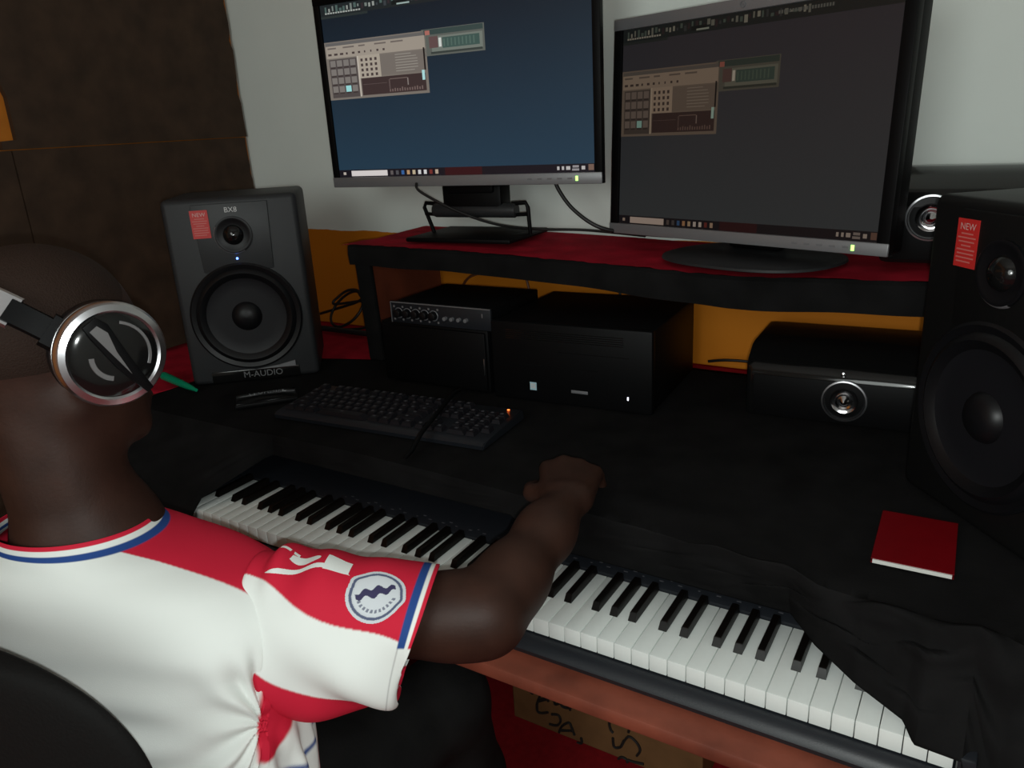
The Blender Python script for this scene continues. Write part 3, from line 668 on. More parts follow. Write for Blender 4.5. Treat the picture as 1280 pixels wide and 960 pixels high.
keyrow(ys[4], [2.25]+[1]*10+[2.75, -1.25, 1, -1.25, 1, 1, 1, 1])
keyrow(ys[5], [1.25, 1.25, 1.25, 6.25, 1.25, 1.25, 1.25, 1.25, -.25, 1, 1, 1, -.25, 2, 1])
obj('key_legends', legs_bm, M['legend'], kb, smooth=False, kind='stuff')
bm = bm_new(); add_box(bm, (0.222, 0.066, 0.0225), (0.004, 0.003, 0.0012))
obj('lock_light', bm, M['led_orange'], kb, smooth=False, label='orange lock light')
o = obj('pen', add_tube(bm_new(), [(0.418, 0.131, 0.118), (0.41, 0.16, 0.1195), (0.400, 0.20, 0.1345), (0.350, 0.365, 0.1445), (0.340, 0.40, 0.140)], [0.0025, 0.004, 0.0042, 0.0042, 0.004], 10, smooth=False), M['black_plastic'])
tag(o, 'slim black stick lying slantwise across the computer keyboard', 'pen')
o = obj('green_marker', add_tube(bm_new(), [(-0.395, 0.262, 0.1185), (-0.33, 0.247, 0.1185), (-0.275, 0.236, 0.1175), (-0.236, 0.228, 0.1165)], [0.0095, 0.0085, 0.007, 0.0035], 14, smooth=False), M['green'])
tag(o, 'green tapered plastic marker lying left of the studio speaker', 'marker')
ph = thing('mobile_phone', 'glossy black phone lying on the desk in front of the left studio speaker', 'phone', (-0.055, 0.262, ZD+0.0065), math.radians(-40))
obj('body', add_box(bm_new(), (0, 0, 0.0055), (0.068, 0.125, 0.0095), 0.003), M['black_plastic'], ph)
obj('glass', add_box(bm_new(), (0, 0, 0.0106), (0.062, 0.118, 0.0012), 0.0004), M['black_gloss'], ph)
bkx = thing('booklet', 'small red booklet with white page edges lying on the black desk cloth', 'booklet', (1.1545, 0.212, ZD+0.0072), math.radians(1.5))
obj('pages', add_box(bm_new(), (0, 0.000, 0.0035), (0.083, 0.128, 0.0045), 0.0004), M['paper'], bkx, smooth=False)
obj('cover', add_box(bm_new(), (0, 0.003, 0.0064), (0.087, 0.130, 0.0010), 0.0004), M['booklet'], bkx, smooth=False)
obj('back_cover', add_box(bm_new(), (0, 0.003, 0.0007), (0.087, 0.130, 0.0008), 0.0003), M['booklet'], bkx, smooth=False)

kb.scale = (0.94, 0.94, 0.94)

# ------------------------------------------------------------------ cables
def cable(label, pts, r=0.0032, m='cable', group=None):
    o = obj('cable', add_tube(bm_new(), pts, r, 8), M[m]); tag(o, label, 'cable', group); return o
zt = ZD+0.008
coil = []
for i in range(40):
    a = i*0.55; coil.append((-0.31+0.055*math.cos(a)+0.001*i, 0.775+0.03*math.sin(a), 0.165+0.045*math.sin(a*0.93+0.6)+0.0003*i))
cable('loose black cable coiled on red cloth right of the left speaker', [(-0.42, 0.79, 0.14)]+coil[:18]+[(-0.23, 0.79, 0.19), (-0.20, 0.785, 0.16), (-0.225, 0.78, 0.125), (-0.30, 0.77, zt+0.002), (-0.42, 0.76, zt+0.002)], 0.0035)
cable('flat bundle of black cable lying on red cloth by the shelf leg', [(-0.44, 0.72, zt+0.006), (-0.36, 0.735, zt+0.008), (-0.25, 0.735, zt+0.008), (-0.15, 0.74, zt+0.006)], 0.008)
cable('black cable hanging from the left monitor down to the right monitor stand', [(0.40, 0.70, 0.52), (0.41, 0.70, 0.490), (0.445, 0.70, 0.448), (0.50, 0.71, 0.412), (0.56, 0.76, 0.395), (0.62, 0.80, 0.385)], 0.0042)
cable('thin black cable crossing in front of the left monitor neck', [(0.105, 0.618, 0.512), (0.12, 0.612, 0.494), (0.20, 0.63, 0.452), (0.27, 0.68, 0.418), (0.33, 0.75, 0.400), (0.42, 0.80, 0.393), (0.56, 0.80, 0.384)], 0.003)
cable('thin brown cable looping behind the audio interface', [(0.10, 0.76, zt+0.14), (0.14, 0.75, 0.285), (0.22, 0.76, 0.302), (0.28, 0.75, 0.296), (0.30, 0.745, 0.27), (0.305, 0.74, 0.2), (0.31, 0.74, zt)], 0.0028, 'orange_cable')
cable('black cable humped behind the desktop computer', [(0.50, 0.80, 0.24), (0.505, 0.80, 0.29), (0.53, 0.80, 0.31), (0.55, 0.80, 0.295), (0.58, 0.80, 0.285), (0.62, 0.81, 0.22)], 0.003)
cable('pair end of black cable between computer and horizontal speaker', [(0.70, 0.81, zt+0.012), (0.74, 0.80, 0.13), (0.79, 0.80, 0.132), (0.84, 0.80, 0.128), (0.90, 0.80, zt)], 0.003)

# ------------------------------------------------------------------ cardboard box under the desk
cb = thing('cardboard_box', 'brown cardboard box with black handwritten letters under the desk', 'box', (0.56, 0.64, ZF))
obj('carton', add_box(bm_new(), (0.02, 0, 0.14), (0.46, 0.28, 0.278), 0.003), M['cardboard'], cb, smooth=False)
def strokes(lines):
    bm = bm_new()
    for ln in lines: add_tube(bm, [(x-0.56, y-0.64, z-ZF) for x, y, z in ln], 0.0030, 6, k=4, flat=1.0)
    return bm
CARD = [] # filled below with handwriting on the front face (y = 0.4985)
CARD = [[(0.386, 0.498, -0.613), (0.397, 0.498, -0.622), (0.406, 0.498, -0.63)],
        [(0.406, 0.498, -0.63), (0.409, 0.498, -0.614), (0.407, 0.498, -0.606)],
        [(0.416, 0.498, -0.658), (0.428, 0.498, -0.625), (0.441, 0.498, -0.612), (0.448, 0.498, -0.635)],
        [(0.422, 0.498, -0.645), (0.444, 0.498, -0.63)],
        [(0.465, 0.498, -0.61), (0.465, 0.498, -0.635), (0.478, 0.498, -0.626), (0.48, 0.498, -0.617), (0.483, 0.498, -0.633), (0.501, 0.498, -0.63), (0.509, 0.498, -0.608), (0.504, 0.498, -0.636)],
        [(0.441, 0.498, -0.628), (0.42, 0.498, -0.646), (0.417, 0.498, -0.673), (0.427, 0.498, -0.676), (0.446, 0.498, -0.666)],
        [(0.455, 0.498, -0.668), (0.473, 0.498, -0.663), (0.478, 0.498, -0.678), (0.468, 0.498, -0.694), (0.448, 0.498, -0.699)],
        [(0.473, 0.498, -0.712), (0.481, 0.498, -0.691), (0.499, 0.498, -0.673), (0.506, 0.498, -0.682), (0.513, 0.498, -0.702)],
        [(0.475, 0.498, -0.705), (0.506, 0.498, -0.693)],
        [(0.519, 0.498, -0.721), (0.531, 0.498, -0.717), (0.53, 0.498, -0.702)],
        [(0.646, 0.498, -0.636), (0.648, 0.498, -0.616), (0.632, 0.498, -0.607), (0.609, 0.498, -0.615), (0.601, 0.498, -0.629), (0.604, 0.498, -0.647), (0.61, 0.498, -0.653)],
        [(0.609, 0.498, -0.667), (0.612, 0.498, -0.691), (0.628, 0.498, -0.683), (0.635, 0.498, -0.663), (0.628, 0.498, -0.683), (0.645, 0.498, -0.648), (0.664, 0.498, -0.654), (0.673, 0.498, -0.672), (0.665, 0.498, -0.691)],
        [(0.644, 0.498, -0.731), (0.641, 0.498, -0.713), (0.628, 0.498, -0.712), (0.619, 0.498, -0.727), (0.621, 0.498, -0.746)],
        [(0.644, 0.498, -0.712), (0.657, 0.498, -0.711), (0.681, 0.498, -0.706)]]
if CARD: obj('handwriting', strokes(CARD), M['marker'], cb, label='black marker letters', kind='stuff')

# ------------------------------------------------------------------ surface from a distance field (one continuous skin)
class Field:
    def __init__(s, lo, hi, h):
        s.lo = np.array(lo, np.float32); s.h = h; s.n = np.ceil((np.array(hi)-np.array(lo))/h).astype(int)+1
        s.F = np.full(s.n, 0.06, np.float32)
    def win(s, lo, hi):
        a = np.maximum(np.floor((np.array(lo)-s.lo)/s.h).astype(int), 0); b = np.minimum(np.ceil((np.array(hi)-s.lo)/s.h).astype(int)+1, s.n)
        if (b <= a).any(): return None
        sl = tuple(slice(i, j) for i, j in zip(a, b))
        g = np.meshgrid(*[s.lo[k]+s.h*np.arange(a[k], b[k], dtype=np.float32) for k in range(3)], indexing='ij', sparse=True)
        return sl, g
    def mix(s, sl, d, k, cut=False):
        a = s.F[sl]
        if cut: d = -d; t = np.clip(0.5+0.5*(d-a)/k, 0, 1); s.F[sl] = a*(1-t)+d*t+k*t*(1-t)
        else: t = np.clip(0.5+0.5*(a-d)/k, 0, 1); s.F[sl] = a*(1-t)+d*t-k*t*(1-t)
    def cone(s, p, q, ra, rb, k=0.012):
        p = np.array(p, np.float32); q = np.array(q, np.float32); m = max(ra, rb)+0.05
        w = s.win(np.minimum(p, q)-m, np.maximum(p, q)+m)
        if w is None: return
        sl, (X, Y, Z) = w; d = q-p; L = float(d@d)
        t = np.clip(((X-p[0])*d[0]+(Y-p[1])*d[1]+(Z-p[2])*d[2])/max(L, 1e-9), 0, 1)
        D = np.sqrt((X-p[0]-t*d[0])**2+(Y-p[1]-t*d[1])**2+(Z-p[2]-t*d[2])**2)-(ra+(rb-ra)*t)
        s.mix(sl, D, k)
    def chain(s, pts, rad, k=0.012):
        for i in range(len(pts)-1): s.cone(pts[i], pts[i+1], rad[i], rad[i+1], k)
    def ell(s, c, r, R=None, k=0.012, cut=False):
        c = np.array(c, np.float32); r = np.array(r, np.float32); m = float(r.max())+0.05
        w = s.win(c-m, c+m)
        if w is None: return
        sl, (X, Y, Z) = w; X = X-c[0]; Y = Y-c[1]; Z = Z-c[2]
        if R is not None:
            R = np.array(R, np.float32)
            X, Y, Z = [R[0, i]*X+R[1, i]*Y+R[2, i]*Z for i in range(3)]
        k0 = np.sqrt((X/r[0])**2+(Y/r[1])**2+(Z/r[2])**2); k1 = np.sqrt((X/r[0]**2)**2+(Y/r[1]**2)**2+(Z/r[2]**2)**2)
        s.mix(sl, k0*(k0-1)/np.maximum(k1, 1e-6), k, cut)
    def mesh(s, name, relax=2):
        F = s.F; n = F.shape; sg = F < 0
        c = sg[:-1, :-1, :-1].astype(np.int8)
        for d in [(1,0,0),(0,1,0),(0,0,1),(1,1,0),(1,0,1),(0,1,1),(1,1,1)]:
            c = c+sg[d[0]:n[0]-1+d[0], d[1]:n[1]-1+d[1], d[2]:n[2]-1+d[2]]
        act = np.argwhere((c > 0) & (c < 8)); idx = -np.ones(c.shape, np.int32); idx[tuple(act.T)] = np.arange(len(act))
        acc = np.zeros((len(act), 3)); cnt = np.zeros(len(act))
        cor = [(i, j, k) for i in (0, 1) for j in (0, 1) for k in (0, 1)]
        for a in cor:
            for ax in range(3):
                if a[ax]: continue
                b = list(a); b[ax] = 1
                fa = F[tuple((act+a).T)]; fb = F[tuple((act+b).T)]; m = (fa < 0) != (fb < 0)
                t = np.where(m, fa/np.where(m, fa-fb, 1), 0)
                pos = np.array(a, float)[None, :].repeat(len(act), 0); pos[:, ax] += t
                acc += pos*m[:, None]; cnt += m
        V = (act+acc/cnt[:, None])*s.h+s.lo
        Q = []
        for ax in range(3):
            o = [0, 0, 0]; o[ax] = 1
            A = sg[:n[0]-o[0], :n[1]-o[1], :n[2]-o[2]]; B = sg[o[0]:, o[1]:, o[2]:]
            e = np.argwhere(A != B); u, v = (ax+1) % 3, (ax+2) % 3
            e = e[(e[:, u] > 0) & (e[:, v] > 0) & (e[:, u] < n[u]-1) & (e[:, v] < n[v]-1)]
            du = np.zeros(3, int); du[u] = 1; dv = np.zeros(3, int); dv[v] = 1
            q = np.stack([idx[tuple((e-du-dv).T)], idx[tuple((e-dv).T)], idx[tuple(e.T)], idx[tuple((e-du).T)]], 1)
            fl = B[tuple(e.T)]; q[fl] = q[fl][:, ::-1]; Q.append(q)
        Q = np.concatenate(Q); Q = Q[(Q >= 0).all(1)]
        for it in range(relax):
            S2 = np.zeros_like(V); N2 = np.zeros(len(V))
            for i in range(4):
                for j in (1, 3):
                    np.add.at(S2, Q[:, i], V[Q[:, (i+j) % 4]]); np.add.at(N2, Q[:, i], 1)
            V = V*0.5+0.5*S2/np.maximum(N2, 1)[:, None]
        me = bpy.data.meshes.new(name); me.vertices.add(len(V)); me.vertices.foreach_set('co', V.astype(np.float32).ravel())
        me.loops.add(len(Q)*4); me.loops.foreach_set('vertex_index', Q.astype(np.int32).ravel())
        me.polygons.add(len(Q)); me.polygons.foreach_set('loop_start', np.arange(0, len(Q)*4, 4, dtype=np.int32)); me.polygons.foreach_set('loop_total', np.full(len(Q), 4, np.int32))
        me.update(calc_edges=True); me.validate(); return me

def v3(*a): return np.array(a, float)
def unit(a): a = np.array(a, float); return a/np.linalg.norm(a)
# ------------------------------------------------------------------ the seated man
man = thing('person', 'seated man in red and white jersey reaching one arm across the piano keys', 'person', (0.36, -0.38, ZF))
MO = v3(0.36, -0.38, ZF); MI = Matrix.Translation(-Vector(MO))
HC = v3(0.308, -0.312, 0.418)                    # head centre
hr = unit((0.995, -0.06, -0.02)); hf = np.cross(v3(0, 0, 1), hr); hf = unit(hf+v3(0, 0, -0.12)); hu = np.cross(hr, hf); hf = np.cross(hu, hr)
HR = np.stack([hr, hf, hu], 1)                   # columns: right, forward, up
def hp(x, y, z): return HC+HR@v3(x, y, z)
NB = v3(0.325, -0.335, 0.20)
SH = v3(0.530, -0.258, 0.100); EL = v3(0.752, -0.138, 0.097); WR = v3(0.744, 0.078, 0.138)
B = Field((0.02, -0.58, -0.30), (0.92, 0.34, 0.60), 0.0042)
# head
B.ell(hp(0, -0.008, 0.025), (0.078, 0.097, 0.085), HR, 0.01)
B.ell(hp(0, 0.030, -0.030), (0.064, 0.070, 0.085), HR, 0.03)
B.ell(hp(0, 0.045, -0.085), (0.050, 0.052, 0.036), HR, 0.03)
B.ell(hp(0, 0.082, -0.108), (0.022, 0.018, 0.016), HR, 0.02)
for s in (-1, 1):
    B.cone(hp(s*0.058, -0.005, -0.055), hp(s*0.028, 0.075, -0.105), 0.018, 0.014, 0.02)
    B.ell(hp(s*0.038, 0.078, -0.035), (0.022, 0.018, 0.016), HR, 0.02)
    B.cone(hp(s*0.012, 0.097, 0.018), hp(s*0.048, 0.082, 0.020), 0.010, 0.008, 0.015)
    B.ell(hp(s*0.031, 0.098, -0.002), (0.015, 0.011, 0.011), HR, 0.008, cut=True)
    B.ell(hp(s*0.031, 0.083, -0.002), (0.012, 0.012, 0.012), HR, 0.003)
    B.ell(hp(s*0.081, -0.008, -0.012), (0.009, 0.018, 0.032), HR, 0.006)
    B.ell(hp(s*0.086, -0.004, -0.012), (0.006, 0.010, 0.018), HR, 0.004, cut=True)
    B.ell(hp(s*0.012, 0.100, -0.048), (0.010, 0.010, 0.008), HR, 0.006)
B.cone(hp(0, 0.094, 0.005), hp(0, 0.114, -0.040), 0.008, 0.013, 0.01)
B.ell(hp(0, 0.097, -0.072), (0.025, 0.012, 0.007), HR, 0.008)
B.ell(hp(0, 0.095, -0.085), (0.021, 0.011, 0.007), HR, 0.008)
B.ell(hp(0, 0.109, -0.0785), (0.026, 0.006, 0.0022), HR, 0.003, cut=True)
# neck, shoulders, trunk under the shirt
B.cone(hp(0, -0.020, -0.055), NB+v3(0, 0, 0.01), 0.062, 0.066, 0.03)
B.cone(NB+v3(0, 0.02, -0.02), (0.34, -0.33, 0.02), 0.07, 0.10, 0.04)
B.cone(NB+v3(0, -0.005, -0.015), SH+v3(-0.03, 0, -0.01), 0.050, 0.045, 0.04)
LSH = v3(0.165, -0.325, 0.10); B.cone(NB+v3(0, -0.005, -0.015), LSH, 0.052, 0.052, 0.04)
B.cone((0.345, -0.335, 0.05), (0.355, -0.375, -0.25), 0.11, 0.11, 0.04)
# right arm
def lerp(a, b, t): return a+(b-a)*t
B.chain([SH, lerp(SH, EL, 0.45), lerp(SH, EL, 0.85), EL], [0.050, 0.048, 0.044, 0.040], 0.03)
B.chain([EL, lerp(EL, WR, 0.28), lerp(EL, WR, 0.7), WR], [0.040, 0.0395, 0.0335, 0.0265], 0.03)
# left arm folded down towards the lap
LEL = v3(0.085, -0.34, -0.13); LWR = v3(0.24, -0.16, -0.185)
B.chain([LSH, LEL], [0.052, 0.042], 0.03); B.chain([LEL, lerp(LEL, LWR, .3), LWR], [0.041, 0.044, 0.028], 0.02)
def hand(W0, d, side, n, drop, k=0.007):
    """W0 wrist, d pointing to the knuckles, side pointing to the thumb, n up off the back of the hand"""
    kn = []
    for i, (off, ln) in enumerate(((0.034, 0.092), (0.011, 0.097), (-0.012, 0.092), (-0.034, 0.083))):
        K = W0+d*ln+side*off+n*(0.004-0.006*abs(i-1.3)); kn.append(K)
        B.cone(W0+d*0.012+side*off*0.5, K, 0.019, 0.0135, 0.014)
    for i, K in enumerate(kn):
        L1, L2, L3 = [(0.040, 0.025, 0.019), (0.044, 0.028, 0.020), (0.041, 0.026, 0.019), (0.032, 0.020, 0.017)][i]
        r = [0.0098, 0.0100, 0.0096, 0.0085][i]
        a1, a2, a3 = drop
        sp = side*(0.10*(1.4-i))
        dr = lambda a: unit(d*math.cos(a)-n*math.sin(a)+sp)
        p1 = K+dr(a1)*L1; p2 = p1+dr(a2)*L2; p3 = p2+dr(a3)*L3
        B.chain([K, p1, p2, p3], [r*1.12, r, r*0.93, r*0.8], 0.004)
    t0 = W0+d*0.022+side*0.024-n*0.004; t1 = t0+unit(d*0.7+side*0.75-n*0.35)*0.042; t2 = t1+unit(d*0.95+side*0.15-n*0.4)*0.032; t3 = t2+unit(d*0.95-side*0.2-n*0.3)*0.024
    B.chain([t0, t1, t2, t3], [0.017, 0.0125, 0.0108, 0.0088], 0.007)
hd = unit((-0.40, 0.90, 0.10)); hn = unit(v3(0, 0, 1)-hd*hd[2]); hs = -np.cross(hd, hn)
hand(WR, hd, hs, hn, (0.60, 1.30, 1.9))
ld = unit((0.75, 0.60, -0.25)); ln_ = unit(v3(0, 0, 1)-ld*ld[2]); hand(LWR, ld, np.cross(ld, ln_), ln_, (0.35, 0.6, 0.9))
me = B.mesh('body', 2); me.transform(MI)
body = obj_me('body', me, [M['skin'], M['hair']], man)
# closely cropped hair as a second material region of a thin cap
H = Field(HC-0.16, HC+0.16, 0.004)
H.ell(hp(0, -0.011, 0.0265), (0.0800, 0.0985, 0.0862), HR, 0.01)
H.ell(hp(0, 0.105, -0.035), (0.12, 0.075, 0.095), HR, 0.01, cut=True)
H.ell(hp(0, -0.02, -0.115), (0.14, 0.16, 0.085), HR, 0.01, cut=True)
me = H.mesh('hair', 2); me.transform(MI)
obj_me('hair', me, M['hair'], man, label='very short dark hair')

# ------------------------------------------------------------------ jersey
WHT = srgb(236, 240, 236)[:3]; RED = (0.62, 0.016, 0.045); BLU = (0.022, 0.068, 0.26)
def shirt_mesh(name, P, C, parent, th=0.0016):
    """P: rows x cols x 3 points (closed along cols), C: colours"""
    n, m = P.shape[:2]; me = bpy.data.meshes.new(name)
    V = P.reshape(-1, 3)-MO; i, j = np.meshgrid(np.arange(n-1), np.arange(m), indexing='ij'); j2 = (j+1) % m
    Q = np.stack([i*m+j, i*m+j2, (i+1)*m+j2, (i+1)*m+j], -1).reshape(-1, 4)
    me.vertices.add(len(V)); me.vertices.foreach_set('co', V.astype(np.float32).ravel())
    me.loops.add(len(Q)*4); me.loops.foreach_set('vertex_index', Q.astype(np.int32).ravel())
    me.polygons.add(len(Q)); me.polygons.foreach_set('loop_start', np.arange(0, len(Q)*4, 4, dtype=np.int32)); me.polygons.foreach_set('loop_total', np.full(len(Q), 4, np.int32))
    me.update(calc_edges=True)
    at = me.color_attributes.new('Col', 'FLOAT_COLOR', 'POINT'); C = (2*C+np.roll(C, 1, 1)+np.roll(C, -1, 1))/4; C[1:-1] = (2*C[1:-1]+C[2:]+C[:-2])/4
    cc = np.ones((len(V), 4), np.float32); cc[:, :3] = C.reshape(-1, 3); at.data.foreach_set('color', cc.ravel())
    o = obj_me(name, me, M['shirt'], parent)
    md = o.modifiers.new('thickness', 'SOLIDIFY'); md.thickness = th; md.offset = -1
    return o
def interp_rows(keys, t):
    K = np.array(keys, float); s = np.linspace(0, 1, len(K)); out = []
    # smooth catmull interpolation
    for q in t:
        x = q*(len(K)-1); i = min(int(x), len(K)-2); f = x-i
        p0, p1, p2, p3 = K[max(i-1, 0)], K[i], K[i+1], K[min(i+2, len(K)-1)]
        out.append(0.5*((2*p1)+(p2-p0)*f+(2*p0-5*p1+4*p2-p3)*f*f+(3*p1-p0-3*p2+p3)*f**3))
    return np.array(out)
def nz(u, v, seed, n=6, su=1.0, sv=1.0):
    r = np.random.default_rng(seed); o = 0
    for k in range(n):
        o = o+np.sin(u*su*r.uniform(.4, 1.8)+v*sv*r.uniform(-1.8, 1.8)+r.uniform(0, 6.28))/(1+.3*k)
    return o/2.2
# torso rings: cx, cy, cz, half width, half depth, yaw(deg), superellipse power, fore-aft tilt (z per metre forward)
RINGS = [
 (0.385, -0.375, -0.300, 0.225, 0.165, 2, 2.4, 0.0),
 (0.390, -0.370, -0.200, 0.225, 0.155, 4, 2.4, 0.0),
 (0.392, -0.362, -0.100, 0.220, 0.138, 8, 2.4, 0.0),
 (0.388, -0.355, -0.010, 0.214, 0.125, 12, 2.4, 0.0),
 (0.378, -0.346, 0.070, 0.214, 0.112, 17, 2.4, 0.02),
 (0.376, -0.336, 0.130, 0.214, 0.103, 19, 2.6, 0.05),
 (0.362, -0.333, 0.168, 0.186, 0.090, 19, 2.5, 0.04),
 (0.340, -0.334, 0.190, 0.136, 0.083, 18, 2.2, 0.01),
 (0.322, -0.336, 0.204, 0.100, 0.081, 16, 2.1, -0.05),
 (0.316, -0.336, 0.217, 0.091, 0.080, 15, 2.0, -0.08),
]
NU, NV = 560, 400
tv = np.linspace(0, 1, NV); RR = interp_rows(RINGS, tv)
th = np.linspace(0, 2*np.pi, NU, endpoint=False)     # 0 = wearer's right, pi/2 = front, -pi/2 = back
ca, sa = np.cos(th), np.sin(th)
TP = np.zeros((NV, NU, 3)); TH, TV = np.meshgrid(th, tv)
for i in range(NV):
    cx, cy, cz, a, b, yw, pw, tl = RR[i]; yw = math.radians(yw)
    lx = a*np.sign(ca)*np.abs(ca)**(2/pw); ly = b*np.sign(sa)*np.abs(sa)**(2/pw)
    TP[i, :, 0] = cx+lx*math.cos(yw)-ly*math.sin(yw); TP[i, :, 1] = cy+lx*math.sin(yw)+ly*math.cos(yw); TP[i, :, 2] = cz+tl*ly
NRM = np.cross(np.roll(TP, -1, 1)-np.roll(TP, 1, 1), np.gradient(TP, axis=0)); NRM /= np.maximum(np.linalg.norm(NRM, axis=2, keepdims=True), 1e-9)
ang = (TH+np.pi) % (2*np.pi)-np.pi
zz = TP[..., 2]
# folds: long soft creases fanning from the right side seam across the back, gathers below the armhole
fade = np.clip((0.17-zz)/0.08, 0, 1)
rel = ang+0.25                                      # angle from the side seam
ph_f = np.arctan2(zz-0.03+0.02*np.sin(rel*3), np.maximum(-rel*0.20, 0.004)); rad = np.hypot(zz-0.03, rel*0.20)
fan = np.sin(ph_f*14+1.6*np.sin(rad*22)+0.6)*np.exp(-((rad-0.10)/0.085)**2)*(rel < 0.05)*np.clip((0.13-zz)/0.06, 0, 1)
fan = fan+0.8*np.sin(zz*135+2.2*np.sin(rel*2.1+0.5)+rel*1.5)*np.exp(-((rel+0.9)/0.9)**2)*np.clip((0.15-zz)/0.11, 0, 1)
soft = nz(ang*2.0, zz*14, 21)*0.5+nz(ang*3.0, zz*22, 22)*0.3
side = np.sin(rel*30+3*np.sin(zz*20))*np.exp(-((rel-0.28)/0.36)**2)*np.clip((0.02-zz)/0.06, 0, 1)
disp = fade*(0.0058*fan+0.007*soft)+0.0075*side
TP = TP+NRM*disp[..., None]
C = np.empty((NV, NU, 3)); C[:] = WHT
def paint(mask, c): C[mask] = c
zr = zz
# red shoulders and front
paint((ang > -0.12) & (zr > 0.085), RED)
paint((ang > 3.0) & (zr > 0.085), RED)
fr = (ang > 0.45) & (ang < 2.7); paint(fr, RED)
paint((ang > 0.1) & (ang < 0.36) & (zr < 0.03), WHT)
bd = -0.50+0.55*np.clip((0.205-zr)/0.10, 0, 1)**0.8    # right shoulder boundary angle by height
paint((ang > bd) & (ang < 1.2) & (zr > 0.09), RED)
sidew = (ang > -0.30) & (ang < 0.62)
paint(sidew & (zr > 0.004+0.012*np.sin(ang*9)) & (zr < 0.09), RED)
paint(sidew & (zr <= 0.004+0.012*np.sin(ang*9)), WHT)
paint((ang > 0.50) & (ang < 0.74) & (zr < 0.05) & (zr > -0.115), RED)
paint(sidew & (np.abs(zr+0.040+0.009*np.sin(ang*11)) < 0.0032), BLU)
# collar stripes from the rim down: red, white, blue
rim = 1-tv[:, None]+0*ang
paint(rim < 0.118, BLU); paint(rim < 0.082, WHT); paint(rim < 0.045, RED)
shirt = shirt_mesh('jersey', TP, C, man)
# sleeve
CU = v3(0.715, -0.172, 0.083)
SS = v3(0.528, -0.262, 0.080)
SK = [ # centre, radius up-down, radius across
 (*SS, 0.094, 0.075), (*lerp(SS, CU, 0.12), 0.099, 0.078), (*lerp(SS, CU, 0.3), 0.098, 0.080), (*lerp(SS, CU, 0.55), 0.090, 0.078), (*lerp(SS, CU, 0.8), 0.082, 0.074), (*CU, 0.076, 0.070)]
ax = unit(CU-SS); s_up = unit(v3(0, 0, 1)-ax*ax[2]); s_fr = np.cross(s_up, ax)      # s_fr: away from the camera / front
if s_fr[1] < 0: s_fr = -s_fr
NS, NA = 340, 520
ts = np.linspace(0, 1, NS); KS = interp_rows(SK, ts); ph_ = np.linspace(0, 2*np.pi, NA, endpoint=False)   # 0 = top, pi/2 = front side, -pi/2 = camera side
SPt = np.zeros((NS, NA, 3))
def sleeve_pt(t, a):
    k = interp_rows(SK, np.atleast_1d(t))[0]
    return k[:3]+s_up*k[3]*np.cos(a)+s_fr*k[4]*np.sin(a)
for i in range(NS):
    SPt[i] = KS[i, :3]+np.outer(np.cos(ph_), s_up)*KS[i, 3]+np.outer(np.sin(ph_), s_fr)*KS[i, 4]+np.outer(-0.031*(1-np.cos(ph_))*ts[i]**2, ax)
A2, T2 = np.meshgrid((ph_+np.pi) % (2*np.pi)-np.pi, ts)
SN = np.cross(np.roll(SPt, -1, 1)-np.roll(SPt, 1, 1), np.gradient(SPt, axis=0)); SN /= np.maximum(np.linalg.norm(SN, axis=2, keepdims=True), 1e-9)
out = np.sign(np.sum(SN*(SPt-KS[:, None, :3]), 2, keepdims=True)); SN *= out
def sl_disp(T_, A_):
    top = np.exp(-(A_/0.55)**2)
    d = 0.006*np.sin(T_*26+1.2)*top*np.exp(-((T_-0.3)/0.33)**2)
    d = d+0.0085*np.sin(A_*4.2+T_*10.5+1.0)*np.exp(-((A_+1.9)/0.8)**2)*np.clip(T_*1.6, 0, 1)+0.0022*nz(A_*2.2, T_*9, 31)
    return d
SPt = SPt+SN*sl_disp(T2, A2)[..., None]
C = np.empty((NS, NA, 3)); C[:] = WHT
bt = -0.30-0.95*T2+0.07*np.sin(T2*9)          # upper red boundary on the camera side
upm = (A2 > bt) & (A2 < 1.9); C[upm] = RED
bb = -1.36-1.10*T2+0.05*np.sin(T2*8)
lowm = ((A2 < bb) & (A2 > -np.pi)) | (A2 > 2.7); C[lowm] = RED
cu = (A2 > -1.18) & (A2 < 1.8)
C[(T2 > 0.895) & cu] = BLU; C[(T2 > 0.940) & cu] = WHT; C[(T2 > 0.966) & cu] = RED
hemw = (T2 > 0.90) & ~cu & (A2 < 0) & (A2 > -2.6); C[hemw] = WHT
C[(np.abs(T2-0.90) < 0.004) & ~cu & (A2 < 0)] = (0.55, 0.56, 0.55)
sleeve = shirt_mesh('sleeve', SPt, C, shirt)
# round badge and white emblem lying on the sleeve
def decal(name, t0, a0, w, h, fn, n=120, off=0.0022):
    """grid patch on the sleeve; fn(u, v) in -1..1 gives a colour or None"""
    bm = bm_new(); cl = bm.verts.layers.float_color.new('Col'); G = {}
    L_ = np.linalg.norm(CU-SS)
    for i in range(n+1):
        for j in range(n+1):
            u, v = -1+2*i/n, -1+2*j/n; c = fn(u, v)
            if c is None: continue
            t = t0+u*w/L_; a = a0+v*h/0.082
            k = interp_rows(SK, [t])[0]; nn = s_up*np.cos(a)+s_fr*np.sin(a)
            p = k[:3]+s_up*k[3]*np.cos(a)+s_fr*k[4]*np.sin(a)-ax*0.031*(1-np.cos(a))*t**2+nn*(float(sl_disp(np.array(t), np.array(a)))+off)
            vv = bm.verts.new(p-MO); vv[cl] = (*c, 1); G[i, j] = vv
    for i in range(n):
        for j in range(n):
            q = [(i, j), (i+1, j), (i+1, j+1), (i, j+1)]
            if all(k in G for k in q): bm.faces.new([G[k] for k in q])
    return obj(name, bm, M['shirt'], shirt)
